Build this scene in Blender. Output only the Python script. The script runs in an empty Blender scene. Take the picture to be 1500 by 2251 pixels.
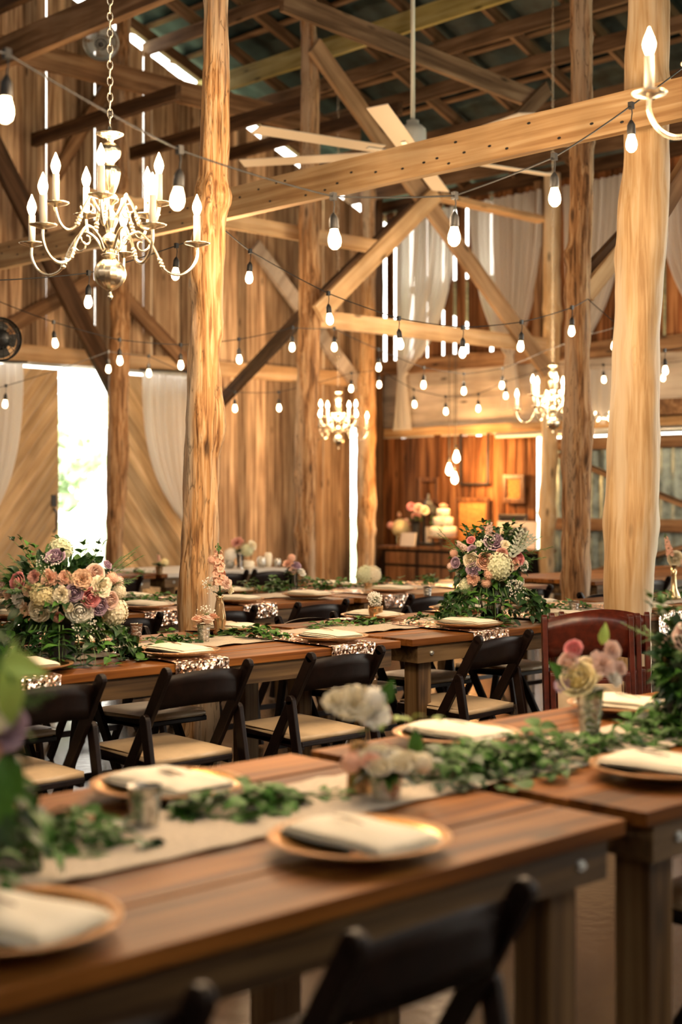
import bpy, math, random
from mathutils import Vector, Matrix, noise as mnoise
C = bpy.context.scene
COL = C.collection
PI = math.pi
R = random.Random(7)

# ------------------------------------------------------------------ camera
FX, HY, CX, EYE = 3126.4, 1090.0, 750.0, 1.41
FW = Vector((.695, .719, 0)).normalized()          # view direction (level)
RT = Vector((FW.y, -FW.x, 0))
cam_d = bpy.data.cameras.new('camera'); cam = bpy.data.objects.new('camera', cam_d); COL.objects.link(cam)
cam_d.sensor_fit = 'VERTICAL'; cam_d.sensor_height = 36; cam_d.sensor_width = 24; cam_d.lens = 50
cam_d.shift_y = -(1125.5 - HY) / 2251
cam.location = (0, 0, EYE)
cam.rotation_euler = FW.to_track_quat('-Z', 'Y').to_euler()
cam_d.dof.use_dof = True; cam_d.dof.focus_distance = 6.2; cam_d.dof.aperture_fstop = 2.0
cam_d.clip_end = 500
C.camera = cam
C.view_settings.view_transform = 'Standard'; C.view_settings.look = 'None'; C.view_settings.gamma = 1
C.view_settings.exposure = 0.6
C.cycles.use_denoising = True
C.cycles.max_bounces = 7; C.cycles.diffuse_bounces = 4; C.cycles.glossy_bounces = 3
C.cycles.transmission_bounces = 5; C.cycles.transparent_max_bounces = 8
C.cycles.sample_clamp_indirect = 6
C.cycles.caustics_reflective = False; C.cycles.caustics_refractive = False

# ------------------------------------------------------------------ daylight: a bright overcast sky, a little warm
w = bpy.data.worlds.new('sky'); C.world = w; w.use_nodes = True
bg = w.node_tree.nodes['Background']
bg.inputs['Color'].default_value = (1.0, .93, .82, 1); bg.inputs['Strength'].default_value = 5.5
DAY = 1.0
sun_d = bpy.data.lights.new('sun', 'SUN'); sun = bpy.data.objects.new('sun', sun_d); COL.objects.link(sun)
sun_d.energy = 3.0; sun_d.angle = math.radians(8); sun_d.color = (1, .93, .82)
sun.rotation_euler = Vector((.35, .25, -1)).to_track_quat('-Z', 'Y').to_euler()

def lamp(name, loc, power, col=(1, .70, .42), rad=.1):
    l = bpy.data.lights.new(name, 'POINT'); o = bpy.data.objects.new(name, l); COL.objects.link(o)
    l.energy = power; l.color = col; l.shadow_soft_size = rad; o.location = loc
    return o

# ------------------------------------------------------------------ pixel -> place helpers
def at(x, y, d):
    p = FW * d + RT * ((x - CX) / FX * d)
    return Vector((p.x, p.y, EYE + (HY - y) / FX * d))
def onz(x, y, z=.77):
    return at(x, y, (EYE - z) * FX / (y - HY))
def onV(x, V, z=None, y=None):
    k = (x - CX) / FX; d = V / (FW.y + RT.y * k)
    p = at(x, HY if y is None else y, d)
    if z is not None: p.z = z
    return p
def onU(x, U, z=None, y=None):
    k = (x - CX) / FX; d = U / (FW.x + RT.x * k)
    p = at(x, HY if y is None else y, d)
    if z is not None: p.z = z
    return p

# ------------------------------------------------------------------ materials
def mat(name):
    m = bpy.data.materials.new(name); m.use_nodes = True
    nt = m.node_tree; return m, nt, nt.nodes['Principled BSDF']
def N(nt, t, **kw):
    n = nt.nodes.new(t)
    for k, v in kw.items(): setattr(n, k, v)
    return n
def plain(name, col, rough=.6, metal=0, spec=.5, emis=None, es=0, trans=0, bump=0, bscale=60, var=0, sss=0):
    m, nt, b = mat(name)
    b.inputs['Base Color'].default_value = (*col, 1); b.inputs['Roughness'].default_value = rough
    b.inputs['Metallic'].default_value = metal; b.inputs['Specular IOR Level'].default_value = spec
    if emis: b.inputs['Emission Color'].default_value = (*emis, 1); b.inputs['Emission Strength'].default_value = es
    if trans: b.inputs['Transmission Weight'].default_value = trans
    tc = N(nt, 'ShaderNodeTexCoord')
    if bump or var:
        nz = N(nt, 'ShaderNodeTexNoise'); nz.inputs['Scale'].default_value = bscale; nz.inputs['Detail'].default_value = 4
        nt.links.new(tc.outputs['Object'], nz.inputs['Vector'])
    if bump:
        bp = N(nt, 'ShaderNodeBump'); bp.inputs['Strength'].default_value = bump; bp.inputs['Distance'].default_value = .01
        nt.links.new(nz.outputs['Fac'], bp.inputs['Height']); nt.links.new(bp.outputs[0], b.inputs['Normal'])
    if var:
        hs = N(nt, 'ShaderNodeMix', data_type='RGBA'); hs.inputs[6].default_value = (*[c * (1 - var) for c in col], 1)
        hs.inputs[7].default_value = (*[min(1, c * (1 + var)) for c in col], 1)
        rp = N(nt, 'ShaderNodeMapRange'); rp.inputs[1].default_value = .35; rp.inputs[2].default_value = .65
        nt.links.new(nz.outputs['Fac'], rp.inputs[0]); nt.links.new(rp.outputs[0], hs.inputs[0])
        nt.links.new(hs.outputs[2], b.inputs['Base Color'])
    return m
def wood(name, dark, mid, light, axis='X', rough=.6, spec=.3, fine=22, island=.35, bump=.35, knots=True, stain=None, along=1.1, cracks=0):
    """procedural grain stretched along one axis; random per board"""
    m, nt, b = mat(name); L = nt.links.new
    tc = N(nt, 'ShaderNodeTexCoord'); geo = N(nt, 'ShaderNodeNewGeometry')
    mp = N(nt, 'ShaderNodeMapping')
    s = {'X': (along, fine, fine), 'Y': (fine, along, fine), 'Z': (fine, fine, along)}[axis]
    mp.inputs['Scale'].default_value = s
    off = N(nt, 'ShaderNodeVectorMath', operation='SCALE'); off.inputs[0].default_value = (7.3, 5.1, 3.7)
    mul = N(nt, 'ShaderNodeMath', operation='MULTIPLY'); mul.inputs[1].default_value = 9 if island else 0
    L(geo.outputs['Random Per Island'], mul.inputs[0]); L(mul.outputs[0], off.inputs['Scale'])
    add = N(nt, 'ShaderNodeVectorMath', operation='ADD'); L(tc.outputs['Object'], add.inputs[0]); L(off.outputs[0], add.inputs[1])
    L(add.outputs[0], mp.inputs['Vector'])
    n1 = N(nt, 'ShaderNodeTexNoise'); n1.inputs['Scale'].default_value = 1.0; n1.inputs['Detail'].default_value = 6; n1.inputs['Distortion'].default_value = .6
    L(mp.outputs[0], n1.inputs['Vector'])
    rp = N(nt, 'ShaderNodeValToRGB'); e = rp.color_ramp.elements
    e[0].position = .34; e[0].color = (*dark, 1); e[1].position = .66; e[1].color = (*light, 1)
    x = rp.color_ramp.elements.new(.5); x.color = (*mid, 1)
    L(n1.outputs['Fac'], rp.inputs[0])
    out = rp.outputs[0]
    n2 = N(nt, 'ShaderNodeTexNoise'); n2.inputs['Scale'].default_value = 1.7; n2.inputs['Detail'].default_value = 3
    L(add.outputs[0], n2.inputs['Vector'])
    mr = N(nt, 'ShaderNodeMapRange'); mr.inputs[1].default_value = .3; mr.inputs[2].default_value = .7; mr.inputs[3].default_value = .72; mr.inputs[4].default_value = 1.2
    L(n2.outputs['Fac'], mr.inputs[0])
    v = N(nt, 'ShaderNodeVectorMath', operation='SCALE'); L(out, v.inputs[0]); L(mr.outputs[0], v.inputs['Scale']); out = v.outputs[0]
    if island:
        mr2 = N(nt, 'ShaderNodeMapRange'); mr2.inputs[3].default_value = 1 - island; mr2.inputs[4].default_value = 1 + island * .7
        L(geo.outputs['Random Per Island'], mr2.inputs[0])
        v2 = N(nt, 'ShaderNodeVectorMath', operation='SCALE'); L(out, v2.inputs[0]); L(mr2.outputs[0], v2.inputs['Scale']); out = v2.outputs[0]
    if stain:
        n3 = N(nt, 'ShaderNodeTexNoise'); n3.inputs['Scale'].default_value = .9; n3.inputs['Detail'].default_value = 5
        mp3 = N(nt, 'ShaderNodeMapping'); mp3.inputs['Scale'].default_value = {'X': (.5, 5, 5), 'Y': (5, .5, 5), 'Z': (5, 5, .5)}[axis]
        L(add.outputs[0], mp3.inputs[0]); L(mp3.outputs[0], n3.inputs[0])
        r3 = N(nt, 'ShaderNodeMapRange'); r3.inputs[1].default_value = .46; r3.inputs[2].default_value = .58; L(n3.outputs['Fac'], r3.inputs[0])
        mx = N(nt, 'ShaderNodeMix', data_type='RGBA'); L(r3.outputs[0], mx.inputs[0]); L(out, mx.inputs[6]); mx.inputs[7].default_value = (*stain, 1)
        mm = N(nt, 'ShaderNodeMix', data_type='RGBA', blend_type='MULTIPLY'); mm.inputs[0].default_value = .45
        L(mx.outputs[2], mm.inputs[6]); L(rp.outputs[0], mm.inputs[7]); out = mx.outputs[2]
    if knots:
        vo = N(nt, 'ShaderNodeTexVoronoi'); vo.inputs['Scale'].default_value = 1
        mk = N(nt, 'ShaderNodeMapping'); mk.inputs['Scale'].default_value = {'X': (2.2, 7, 7), 'Y': (7, 2.2, 7), 'Z': (7, 7, 2.2)}[axis]
        L(add.outputs[0], mk.inputs[0]); L(mk.outputs[0], vo.inputs[0])
        kr = N(nt, 'ShaderNodeMapRange'); kr.inputs[1].default_value = .06; kr.inputs[2].default_value = .16; kr.inputs[3].default_value = .3; kr.inputs[4].default_value = 1
        L(vo.outputs['Distance'], kr.inputs[0])
        v3 = N(nt, 'ShaderNodeVectorMath', operation='SCALE'); L(out, v3.inputs[0]); L(kr.outputs[0], v3.inputs['Scale']); out = v3.outputs[0]
    if cracks:
        mc = N(nt, 'ShaderNodeMapping'); mc.inputs['Scale'].default_value = {'X': (1.2, 16, 16), 'Y': (16, 1.2, 16), 'Z': (16, 16, 1.2)}[axis]
        nc = N(nt, 'ShaderNodeTexNoise'); nc.inputs['Scale'].default_value = 1; nc.inputs['Detail'].default_value = 5; nc.inputs['Distortion'].default_value = 1.2
        L(add.outputs[0], mc.inputs[0]); L(mc.outputs[0], nc.inputs[0])
        sb = N(nt, 'ShaderNodeMath', operation='SUBTRACT'); sb.inputs[1].default_value = .5; L(nc.outputs['Fac'], sb.inputs[0])
        ab = N(nt, 'ShaderNodeMath', operation='ABSOLUTE'); L(sb.outputs[0], ab.inputs[0])
        cr = N(nt, 'ShaderNodeMapRange'); cr.inputs[1].default_value = .0; cr.inputs[2].default_value = .022; cr.inputs[3].default_value = .38; cr.inputs[4].default_value = 1
        L(ab.outputs[0], cr.inputs[0])
        v4 = N(nt, 'ShaderNodeVectorMath', operation='SCALE'); L(out, v4.inputs[0]); L(cr.outputs[0], v4.inputs['Scale']); out = v4.outputs[0]
    L(out, b.inputs['Base Color'])
    b.inputs['Roughness'].default_value = rough; b.inputs['Specular IOR Level'].default_value = spec
    bp = N(nt, 'ShaderNodeBump'); bp.inputs['Strength'].default_value = bump; bp.inputs['Distance'].default_value = .004
    L(n1.outputs['Fac'], bp.inputs['Height']); L(bp.outputs[0], b.inputs['Normal'])
    return m

M = {}
M['wall'] = wood('wall boards', (.19, .105, .055), (.42, .27, .155), (.62, .44, .27), 'Z', .8, .15, 30, .6)
M['wallred'] = wood('brown red boards', (.07, .026, .010), (.22, .085, .030), (.36, .17, .07), 'Z', .75, .15, 14, .5)
M['grey_board'] = wood('pale boards', (.40, .33, .26), (.52, .44, .36), (.60, .53, .44), 'Y', .8, .15, 10, .15)
M['door'] = wood('door planks', (.42, .27, .13), (.56, .38, .20), (.66, .47, .27), 'X', .7, .2, 16, .3, knots=False)
M['beam'] = wood('sawn pine beam', (.36, .20, .085), (.50, .31, .145), (.60, .41, .22), 'X', .65, .2, 26, 0, .3)
M['tie'] = wood('sawn tie timber', (.44, .26, .12), (.58, .37, .19), (.66, .45, .26), 'X', .7, .2, 16, 0, .25)
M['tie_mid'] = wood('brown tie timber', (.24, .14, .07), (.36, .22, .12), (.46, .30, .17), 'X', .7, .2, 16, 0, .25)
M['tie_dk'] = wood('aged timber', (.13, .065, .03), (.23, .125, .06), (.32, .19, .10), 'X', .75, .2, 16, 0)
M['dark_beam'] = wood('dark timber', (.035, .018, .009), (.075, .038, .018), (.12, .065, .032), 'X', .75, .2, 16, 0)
M['green_beam'] = wood('treated timber', (.22, .17, .05), (.36, .29, .10), (.44, .37, .16), 'X', .7, .2, 14, 0)
M['roofwood'] = wood('roof timber', (.09, .05, .026), (.17, .10, .055), (.25, .16, .095), 'X', .8, .15, 16, .25)
M['post'] = wood('peeled cedar trunk', (.20, .085, .028), (.52, .28, .11), (.66, .45, .25), 'Z', .62, .25, 52, 0, 1.0, True, stain=(.58, .48, .36), along=2.6, cracks=1)
M['post_pale'] = wood('smooth pale trunk', (.44, .26, .11), (.58, .38, .185), (.66, .48, .28), 'Z', .55, .3, 40, 0, .7, True, stain=(.64, .52, .36), along=2.4)
M['post_dk'] = wood('rough cedar trunk', (.12, .055, .02), (.34, .17, .07), (.50, .31, .16), 'Z', .7, .2, 40, 0, 1.0, True, stain=(.42, .30, .2), along=3, cracks=1)
M['table'] = wood('table planks', (.095, .029, .006), (.215, .073, .014), (.34, .128, .026), 'X', .48, .14, 24, .3, .15)
M['apron'] = wood('table apron', (.040, .022, .009), (.11, .064, .026), (.19, .12, .055), 'X', .5, .35, 26, .2, .25)
M['tleg'] = wood('table leg', (.07, .036, .013), (.16, .09, .036), (.25, .155, .07), 'Z', .5, .3, 26, .2, .25)
M['chair'] = plain('dark chair wood', (.009, .0042, .003), .42, spec=.2, bump=.08, bscale=30, var=.3)
M['mahog'] = plain('mahogany chair wood', (.075, .012, .005), .3, spec=.5, bump=.08, bscale=30, var=.3)
M['pad'] = plain('beige vinyl', (.56, .42, .26), .38, spec=.45, bump=.1, bscale=14, var=.08)
M['floor'] = None
M['metal'] = plain('corrugated tin', (.24, .30, .29), .5, .55, bump=.1, bscale=8, var=.35)
M['tin_roof'] = plain('roof tin', (.016, .032, .034), .55, .4, bump=.1, bscale=5, var=.5)
M['steel'] = plain('galvanised steel', (.62, .64, .62), .35, .8)
M['zinc'] = plain('aged zinc', (.10, .10, .09), .5, .6)
M['iron'] = plain('black iron', (.02, .02, .02), .5, .3)
M['gold'] = plain('gold charger', (.72, .36, .10), .22, 1, var=.12, bscale=30)
M['copper'] = plain('beaded rim', (.50, .27, .12), .28, 1, bump=1, bscale=220)
M['napkin'] = plain('cream linen', (.90, .82, .66), .85, spec=.1, bump=.15, bscale=200)
M['linen'] = plain('pale gauze runner', (.62, .53, .42), .9, spec=.1, bump=.3, bscale=120, var=.12)
M['silver'] = plain('mercury glass', (.55, .53, .48), .25, .9, bump=.6, bscale=80, var=.4)
M['brass'] = plain('brass', (.66, .50, .28), .2, 1)
M['brass2'] = plain('champagne brass', (.90, .80, .62), .27, 1)
M['glass'] = plain('clear glass', (.95, .95, .9), .03, 0, trans=1)
M['goldglass'] = plain('bronze glass', (.50, .33, .17), .15, .75)
M['candle'] = plain('candle sleeve', (.88, .80, .66), .45)
M['bulb'] = plain('lit bulb', (1, .85, .6), .3, emis=(1, .72, .40), es=16)
M['bulb_s'] = plain('lit string bulb', (1, .85, .6), .3, emis=(1, .70, .40), es=9)
M['cord'] = plain('black rubber', (.015, .014, .013), .5)
M['fan'] = plain('fan enamel', (.60, .60, .52), .4, .2)
M['blade'] = plain('fan blade', (.60, .50, .38), .45, .1)
M['leaf'] = plain('eucalyptus leaf', (.055, .15, .022), .5, spec=.22, var=.45, bscale=9)
M['leaf2'] = plain('deep green leaf', (.022, .065, .018), .4, spec=.45, var=.45, bscale=9)
M['leaf3'] = plain('yellow green leaf', (.42, .58, .12), .5, var=.3, bscale=9)
M['dusty'] = plain('silver leaf', (.42, .46, .38), .8, var=.2, bscale=30)
M['stem'] = plain('green stem', (.10, .19, .05), .6)
def petal(name, c):
    m, nt, b = mat(name)
    b.inputs['Roughness'].default_value = .7; b.inputs['Specular IOR Level'].default_value = .15
    b.inputs['Base Color'].default_value = (*c, 1)
    b.inputs['Subsurface Weight'].default_value = .0
    return m
PC = {'pink': (.80, .32, .33), 'dusty': (.68, .36, .30), 'peach': (.84, .52, .38), 'tan': (.74, .50, .33), 'cream': (.90, .82, .62),
      'white': (.92, .89, .80), 'lilac': (.50, .36, .46), 'blush': (.84, .62, .52), 'greenw': (.72, .74, .50), 'yellow': (.85, .74, .42)}
for k, c in PC.items(): M['p_' + k] = petal(k + ' petals', c)
def sheer(name, col, alpha):
    m, nt, b = mat(name); L = nt.links.new
    out = nt.nodes['Material Output']
    dif = N(nt, 'ShaderNodeBsdfDiffuse'); dif.inputs[0].default_value = (*col, 1)
    tr = N(nt, 'ShaderNodeBsdfTranslucent'); tr.inputs[0].default_value = (*col, 1)
    tp = N(nt, 'ShaderNodeBsdfTransparent')
    m1 = N(nt, 'ShaderNodeMixShader'); m1.inputs[0].default_value = .5; L(dif.outputs[0], m1.inputs[1]); L(tr.outputs[0], m1.inputs[2])
    m2 = N(nt, 'ShaderNodeMixShader'); m2.inputs[0].default_value = alpha; L(tp.outputs[0], m2.inputs[1]); L(m1.outputs[0], m2.inputs[2])
    L(m2.outputs[0], out.inputs['Surface']); return m
M['sheer'] = sheer('sheer voile', (.86, .83, .78), .84)
M['drape'] = sheer('white cotton drape', (.86, .84, .80), .97)
def sequin():
    m, nt, b = mat('rose gold sequins'); L = nt.links.new
    tc = N(nt, 'ShaderNodeTexCoord'); vo = N(nt, 'ShaderNodeTexVoronoi'); vo.inputs['Scale'].default_value = 110
    L(tc.outputs['Object'], vo.inputs['Vector'])
    b.inputs['Metallic'].default_value = 1; b.inputs['Roughness'].default_value = .22
    rp = N(nt, 'ShaderNodeMix', data_type='RGBA'); rp.inputs[6].default_value = (.75, .42, .30, 1); rp.inputs[7].default_value = (1, .85, .70, 1)
    sp = N(nt, 'ShaderNodeSeparateColor'); L(vo.outputs['Color'], sp.inputs[0]); L(sp.outputs[0], rp.inputs[0]); L(rp.outputs[2], b.inputs['Base Color'])
    sub = N(nt, 'ShaderNodeVectorMath', operation='SUBTRACT'); sub.inputs[1].default_value = (.5, .5, .5); L(vo.outputs['Color'], sub.inputs[0])
    sc = N(nt, 'ShaderNodeVectorMath', operation='SCALE'); sc.inputs['Scale'].default_value = 1.5; L(sub.outputs[0], sc.inputs[0])
    geo = N(nt, 'ShaderNodeNewGeometry'); ad = N(nt, 'ShaderNodeVectorMath', operation='ADD'); L(geo.outputs['Normal'], ad.inputs[0]); L(sc.outputs[0], ad.inputs[1])
    nm = N(nt, 'ShaderNodeVectorMath', operation='NORMALIZE'); L(ad.outputs[0], nm.inputs[0]); L(nm.outputs[0], b.inputs['Normal'])
    return m
M['sequin'] = sequin()
def floor_mat():
    m, nt, b = mat('polished floor'); L = nt.links.new
    tc = N(nt, 'ShaderNodeTexCoord'); n1 = N(nt, 'ShaderNodeTexNoise'); n1.inputs['Scale'].default_value = 1.3; n1.inputs['Detail'].default_value = 6
    L(tc.outputs['Object'], n1.inputs[0])
    rp = N(nt, 'ShaderNodeValToRGB'); e = rp.color_ramp.elements
    e[0].position = .35; e[0].color = (.035, .020, .012, 1); e[1].position = .65; e[1].color = (.085, .055, .034, 1)
    L(n1.outputs['Fac'], rp.inputs[0]); L(rp.outputs[0], b.inputs['Base Color'])
    b.inputs['Roughness'].default_value = .22; b.inputs['Specular IOR Level'].default_value = .6
    n2 = N(nt, 'ShaderNodeTexNoise'); n2.inputs['Scale'].default_value = 18; L(tc.outputs['Object'], n2.inputs[0])
    bp = N(nt, 'ShaderNodeBump'); bp.inputs['Strength'].default_value = .25; bp.inputs['Distance'].default_value = .005
    L(n2.outputs['Fac'], bp.inputs['Height']); L(bp.outputs[0], b.inputs['Normal'])
    return m
M['floor'] = floor_mat()
M['grass'] = plain('grass', (.40, .48, .30), .9, var=.3, bscale=1.5)
M['tree'] = plain('tree leaves', (.50, .62, .42), .8, var=.4, bscale=2)

# ------------------------------------------------------------------ mesh builder
class MB:
    def __init__(s): s.v = []; s.f = []; s.mi = []
    def add(s, vs, fs, mi=0):
        o = len(s.v); s.v.extend([tuple(v) for v in vs]); s.f.extend([tuple(i + o for i in f) for f in fs]); s.mi.extend([mi] * len(fs)); return s
    def box(s, a, b, mi=0, M_=None):
        x0, y0, z0 = a; x1, y1, z1 = b
        vs = [Vector(p) for p in ((x0, y0, z0), (x1, y0, z0), (x1, y1, z0), (x0, y1, z0), (x0, y0, z1), (x1, y0, z1), (x1, y1, z1), (x0, y1, z1))]
        if M_: vs = [M_ @ v for v in vs]
        return s.add(vs, [(3, 2, 1, 0), (4, 5, 6, 7), (0, 1, 5, 4), (1, 2, 6, 5), (2, 3, 7, 6), (3, 0, 4, 7)], mi)
    def cbox(s, c, size, mi=0, M_=None):
        c = Vector(c); h = Vector(size) / 2; return s.box(c - h, c + h, mi, M_)
    def bar(s, p0, p1, w, h, up=(0, 0, 1), mi=0, ext=0):
        p0 = Vector(p0); p1 = Vector(p1); x = (p1 - p0).normalized(); up = Vector(up)
        if abs(x.dot(up)) > .98: up = Vector((0, 1, 0))
        y = up.cross(x).normalized(); z = x.cross(y)
        m = Matrix((( x.x, y.x, z.x, p0.x), (x.y, y.y, z.y, p0.y), (x.z, y.z, z.z, p0.z), (0, 0, 0, 1)))
        return s.box((-ext, -w / 2, -h / 2), ((p1 - p0).length + ext, w / 2, h / 2), mi, m)
    def tube(s, pts, r, seg=8, mi=0, cap=True):
        pts = [Vector(p) for p in pts]; n = len(pts); rr = r if isinstance(r, (list, tuple)) else [r] * n
        base = len(s.v); prev = None
        for i, p in enumerate(pts):
            t = (pts[min(i + 1, n - 1)] - pts[max(i - 1, 0)])
            t = t.normalized() if t.length > 1e-9 else Vector((0, 0, 1))
            if prev is None: prev = t.orthogonal().normalized()
            prev = (prev - t * prev.dot(t)); prev = prev.normalized() if prev.length > 1e-6 else t.orthogonal().normalized()
            q = t.cross(prev)
            for k in range(seg):
                a = 2 * PI * k / seg; s.v.append(tuple(p + (prev * math.cos(a) + q * math.sin(a)) * rr[i]))
        for i in range(n - 1):
            for k in range(seg):
                a = base + i * seg + k; b = base + i * seg + (k + 1) % seg
                s.f.append((a, b, b + seg, a + seg)); s.mi.append(mi)
        if cap:
            s.f.append(tuple(base + k for k in range(seg))[::-1]); s.f.append(tuple(base + (n - 1) * seg + k for k in range(seg))); s.mi += [mi, mi]
        return s
    def lathe(s, prof, c=(0, 0, 0), seg=24, mi=0, flute=0, nf=0):
        c = Vector(c); base = len(s.v); n = len(prof)
        for r, z in prof:
            for k in range(seg):
                a = 2 * PI * k / seg; rr = r * (1 + (flute * abs(math.sin(nf * a / 2)) if nf else 0))
                s.v.append((c.x + rr * math.cos(a), c.y + rr * math.sin(a), c.z + z))
        for i in range(n - 1):
            for k in range(seg):
                a = base + i * seg + k; b = base + i * seg + (k + 1) % seg
                s.f.append((a, b, b + seg, a + seg)); s.mi.append(mi)
        return s
    def grid(s, fn, nu, nv, mi=0, closed=False):
        base = len(s.v)
        for j in range(nv + 1):
            for i in range(nu + 1): s.v.append(tuple(fn(i / nu, j / nv)))
        for j in range(nv):
            for i in range(nu):
                a = base + j * (nu + 1) + i; s.f.append((a, a + 1, a + nu + 2, a + nu + 1)); s.mi.append(mi)
        return s
    def ball(s, c, r, seg=12, mi=0, sc=(1, 1, 1)):
        rings = max(4, seg // 2)
        return s.grid(lambda u, v: (c[0] + r * sc[0] * math.sin(PI * v) * math.cos(2 * PI * u), c[1] + r * sc[1] * math.sin(PI * v) * math.sin(2 * PI * u), c[2] + r * sc[2] * math.cos(PI * v)), seg, rings, mi)
    def mesh(s, name, m, smooth=False):
        me = bpy.data.meshes.new(name); me.from_pydata(s.v, [], s.f)
        for x in (m if isinstance(m, (list, tuple)) else [m]): me.materials.append(x)
        if len(me.materials) > 1: me.polygons.foreach_set('material_index', s.mi)
        if smooth: me.polygons.foreach_set('use_smooth', [True] * len(me.polygons))
        me.validate(); me.update(); return me
    def build(s, name, m, parent=None, smooth=False, bevel=0, loc=None):
        o = bpy.data.objects.new(name, s.mesh(name, m, smooth)); COL.objects.link(o)
        if parent: o.parent = parent
        if loc is not None: o.location = loc
        if bevel:
            b = o.modifiers.new('bevel', 'BEVEL'); b.width = bevel; b.segments = 2; b.limit_method = 'ANGLE'
        return o
def tag(o, label=None, cat=None, group=None, kind=None):
    if label: o['label'] = label
    if cat: o['category'] = cat
    if group: o['group'] = group
    if kind: o['kind'] = kind
    return o
def empty(name, loc=(0, 0, 0), rz=0, label=None, cat=None, group=None, kind=None, scale=1):
    o = bpy.data.objects.new(name, None); COL.objects.link(o); o.location = loc; o.rotation_euler = (0, 0, rz); o.scale = (scale,) * 3
    o.empty_display_size = .1
    return tag(o, label, cat, group, kind)
def copy_tree(o, parent=None):
    c = o.copy(); COL.objects.link(c)
    if parent: c.parent = parent
    for ch in list(o.children): copy_tree(ch, c)
    return c
def inst(name, me, parent=None, loc=(0, 0, 0), rot=None, scale=1, quat=None):
    o = bpy.data.objects.new(name, me); COL.objects.link(o)
    if parent: o.parent = parent
    o.location = loc
    if quat is not None: o.rotation_mode = 'QUATERNION'; o.rotation_quaternion = quat
    elif rot is not None: o.rotation_euler = rot
    o.scale = (scale,) * 3 if not isinstance(scale, (tuple, list)) else scale
    return o
def beam(name, p0, p1, w, h, m, label=None, cat='beam', group=None, parent=None, wob=.006, up=(0, 0, 1), kind='thing'):
    """a sawn timber, mesh along its own X axis so the grain follows it"""
    p0 = Vector(p0); p1 = Vector(p1); x = (p1 - p0).normalized(); up = Vector(up)
    if abs(x.dot(up)) > .98: up = Vector((0, 1, 0))
    y = up.cross(x).normalized(); z = x.cross(y); Ln = (p1 - p0).length
    n = max(2, int(Ln / .35)); mb = MB(); seed = R.random() * 50
    ring = [(-1, -1), (1, -1), (1, 1), (-1, 1)]
    for i in range(n + 1):
        for j, (a, b) in enumerate(ring):
            q = mnoise.noise(Vector((i * .8 + seed, j * 3.1, 0))) * wob; q2 = mnoise.noise(Vector((i * .8 + seed, j * 3.1, 9))) * wob
            mb.v.append((Ln * i / n, a * w / 2 + q, b * h / 2 + q2))
    for i in range(n):
        for j in range(4):
            a = i * 4 + j; b = i * 4 + (j + 1) % 4; mb.f.append((a, a + 4, b + 4, b)); mb.mi.append(0)
    mb.f += [(0, 1, 2, 3), (n * 4 + 3, n * 4 + 2, n * 4 + 1, n * 4)]; mb.mi += [0, 0]
    o = mb.build(name, m, parent)
    o.matrix_local = Matrix(((x.x, y.x, z.x, p0.x), (x.y, y.y, z.y, p0.y), (x.z, y.z, z.z, p0.z), (0, 0, 0, 1)))
    if label: tag(o, label, cat, group, kind)
    return o
# ================================================================== THE SETTING
WV, WU = 12.5, 12.7                     # the gable wall (V) and the side wall (U)
def zroof(u): return 5.1 + .39 * (12.7 - u) if u >= 3.5 else 5.1 + .39 * (12.7 - 3.5) - .39 * (3.5 - u)
def struct(mb, name, m, parent=None, smooth=False, loc=None):
    return tag(mb.build(name, m, parent, smooth, loc=loc), kind='structure')
mb = MB(); mb.box((-6, -5, -.1), (12.95, 12.75, 0)); struct(mb, 'floor', M['floor'])
mb = MB()
mb.grid(lambda u, v: (-40 + 110 * u, 12.75 + 60 * v, -.12 + .3 * mnoise.noise(Vector((u * 20, v * 14, 0)))), 30, 20)
mb.grid(lambda u, v: (12.95 + 57 * u, -20 + 32.75 * v, -.12), 12, 12)
struct(mb, 'ground', M['grass'])

# gable wall: vertical boards with slits of daylight between them, open over the rake
def boards_wall(name, m, along, u0, u1, zb, zt, thick=.022, wmin=.09, wmax=.21, gap=.12, gmin=.008, gmax=.03, hole=None, parent=None, seed=1, slant=None):
    rr = random.Random(seed); mb = MB(); u = u0
    while u < u1:
        wd = rr.uniform(wmin, wmax); ue = min(u + wd, u1); um = (u + ue) / 2
        b = zb(um) if callable(zb) else zb; t = (zt(um) if callable(zt) else zt) - rr.uniform(0, .05)
        j = rr.uniform(-.014, .014)
        if hole:
            for h0, h1, hz in hole:
                if u < h1 and ue > h0:
                    if u < h0 - .05: ue = h0
                    elif ue > h1 + .05: u = h1
                    else: b = max(b, hz)
        n = max(1, int((t - b) / .8)); lean = rr.uniform(-.006, .006)
        for a, s_ in ((0, 0),):
            if along == 'U':
                y = WV_cur + j
                tl = zt(u) - .02 if callable(zt) else t; tr = zt(ue) - .02 if callable(zt) else t
                vs = [(u, y, b), (ue - .002, y, b), (ue - .002 + lean, y, tr), (u + lean, y, tl), (u, y + thick, b), (ue - .002, y + thick, b), (ue - .002 + lean, y + thick, tr), (u + lean, y + thick, tl)]
            else:
                x = WV_cur + j
                vs = [(x, u, b), (x, ue - .002, b), (x, ue - .002 + lean, t), (x, u + lean, t), (x + thick, u, b), (x + thick, ue - .002, b), (x + thick, ue - .002 + lean, t), (x + thick, u + lean, t)]
            mb.add(vs, [(3, 2, 1, 0), (4, 5, 6, 7), (0, 1, 5, 4), (1, 2, 6, 5), (2, 3, 7, 6), (3, 0, 4, 7)])
        if ue >= u1: break
        u = ue + (rr.uniform(gmin, gmax) if rr.random() < gap else (.001 if gap else -.012))
    return struct(mb, name, m, parent)
WV_cur = WV
rake = lambda u: zroof(u) - .27
boards_wall('wall_back', M['wall'], 'U', 3.0, 6.9, 0, rake, seed=3, gap=.25)
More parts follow.
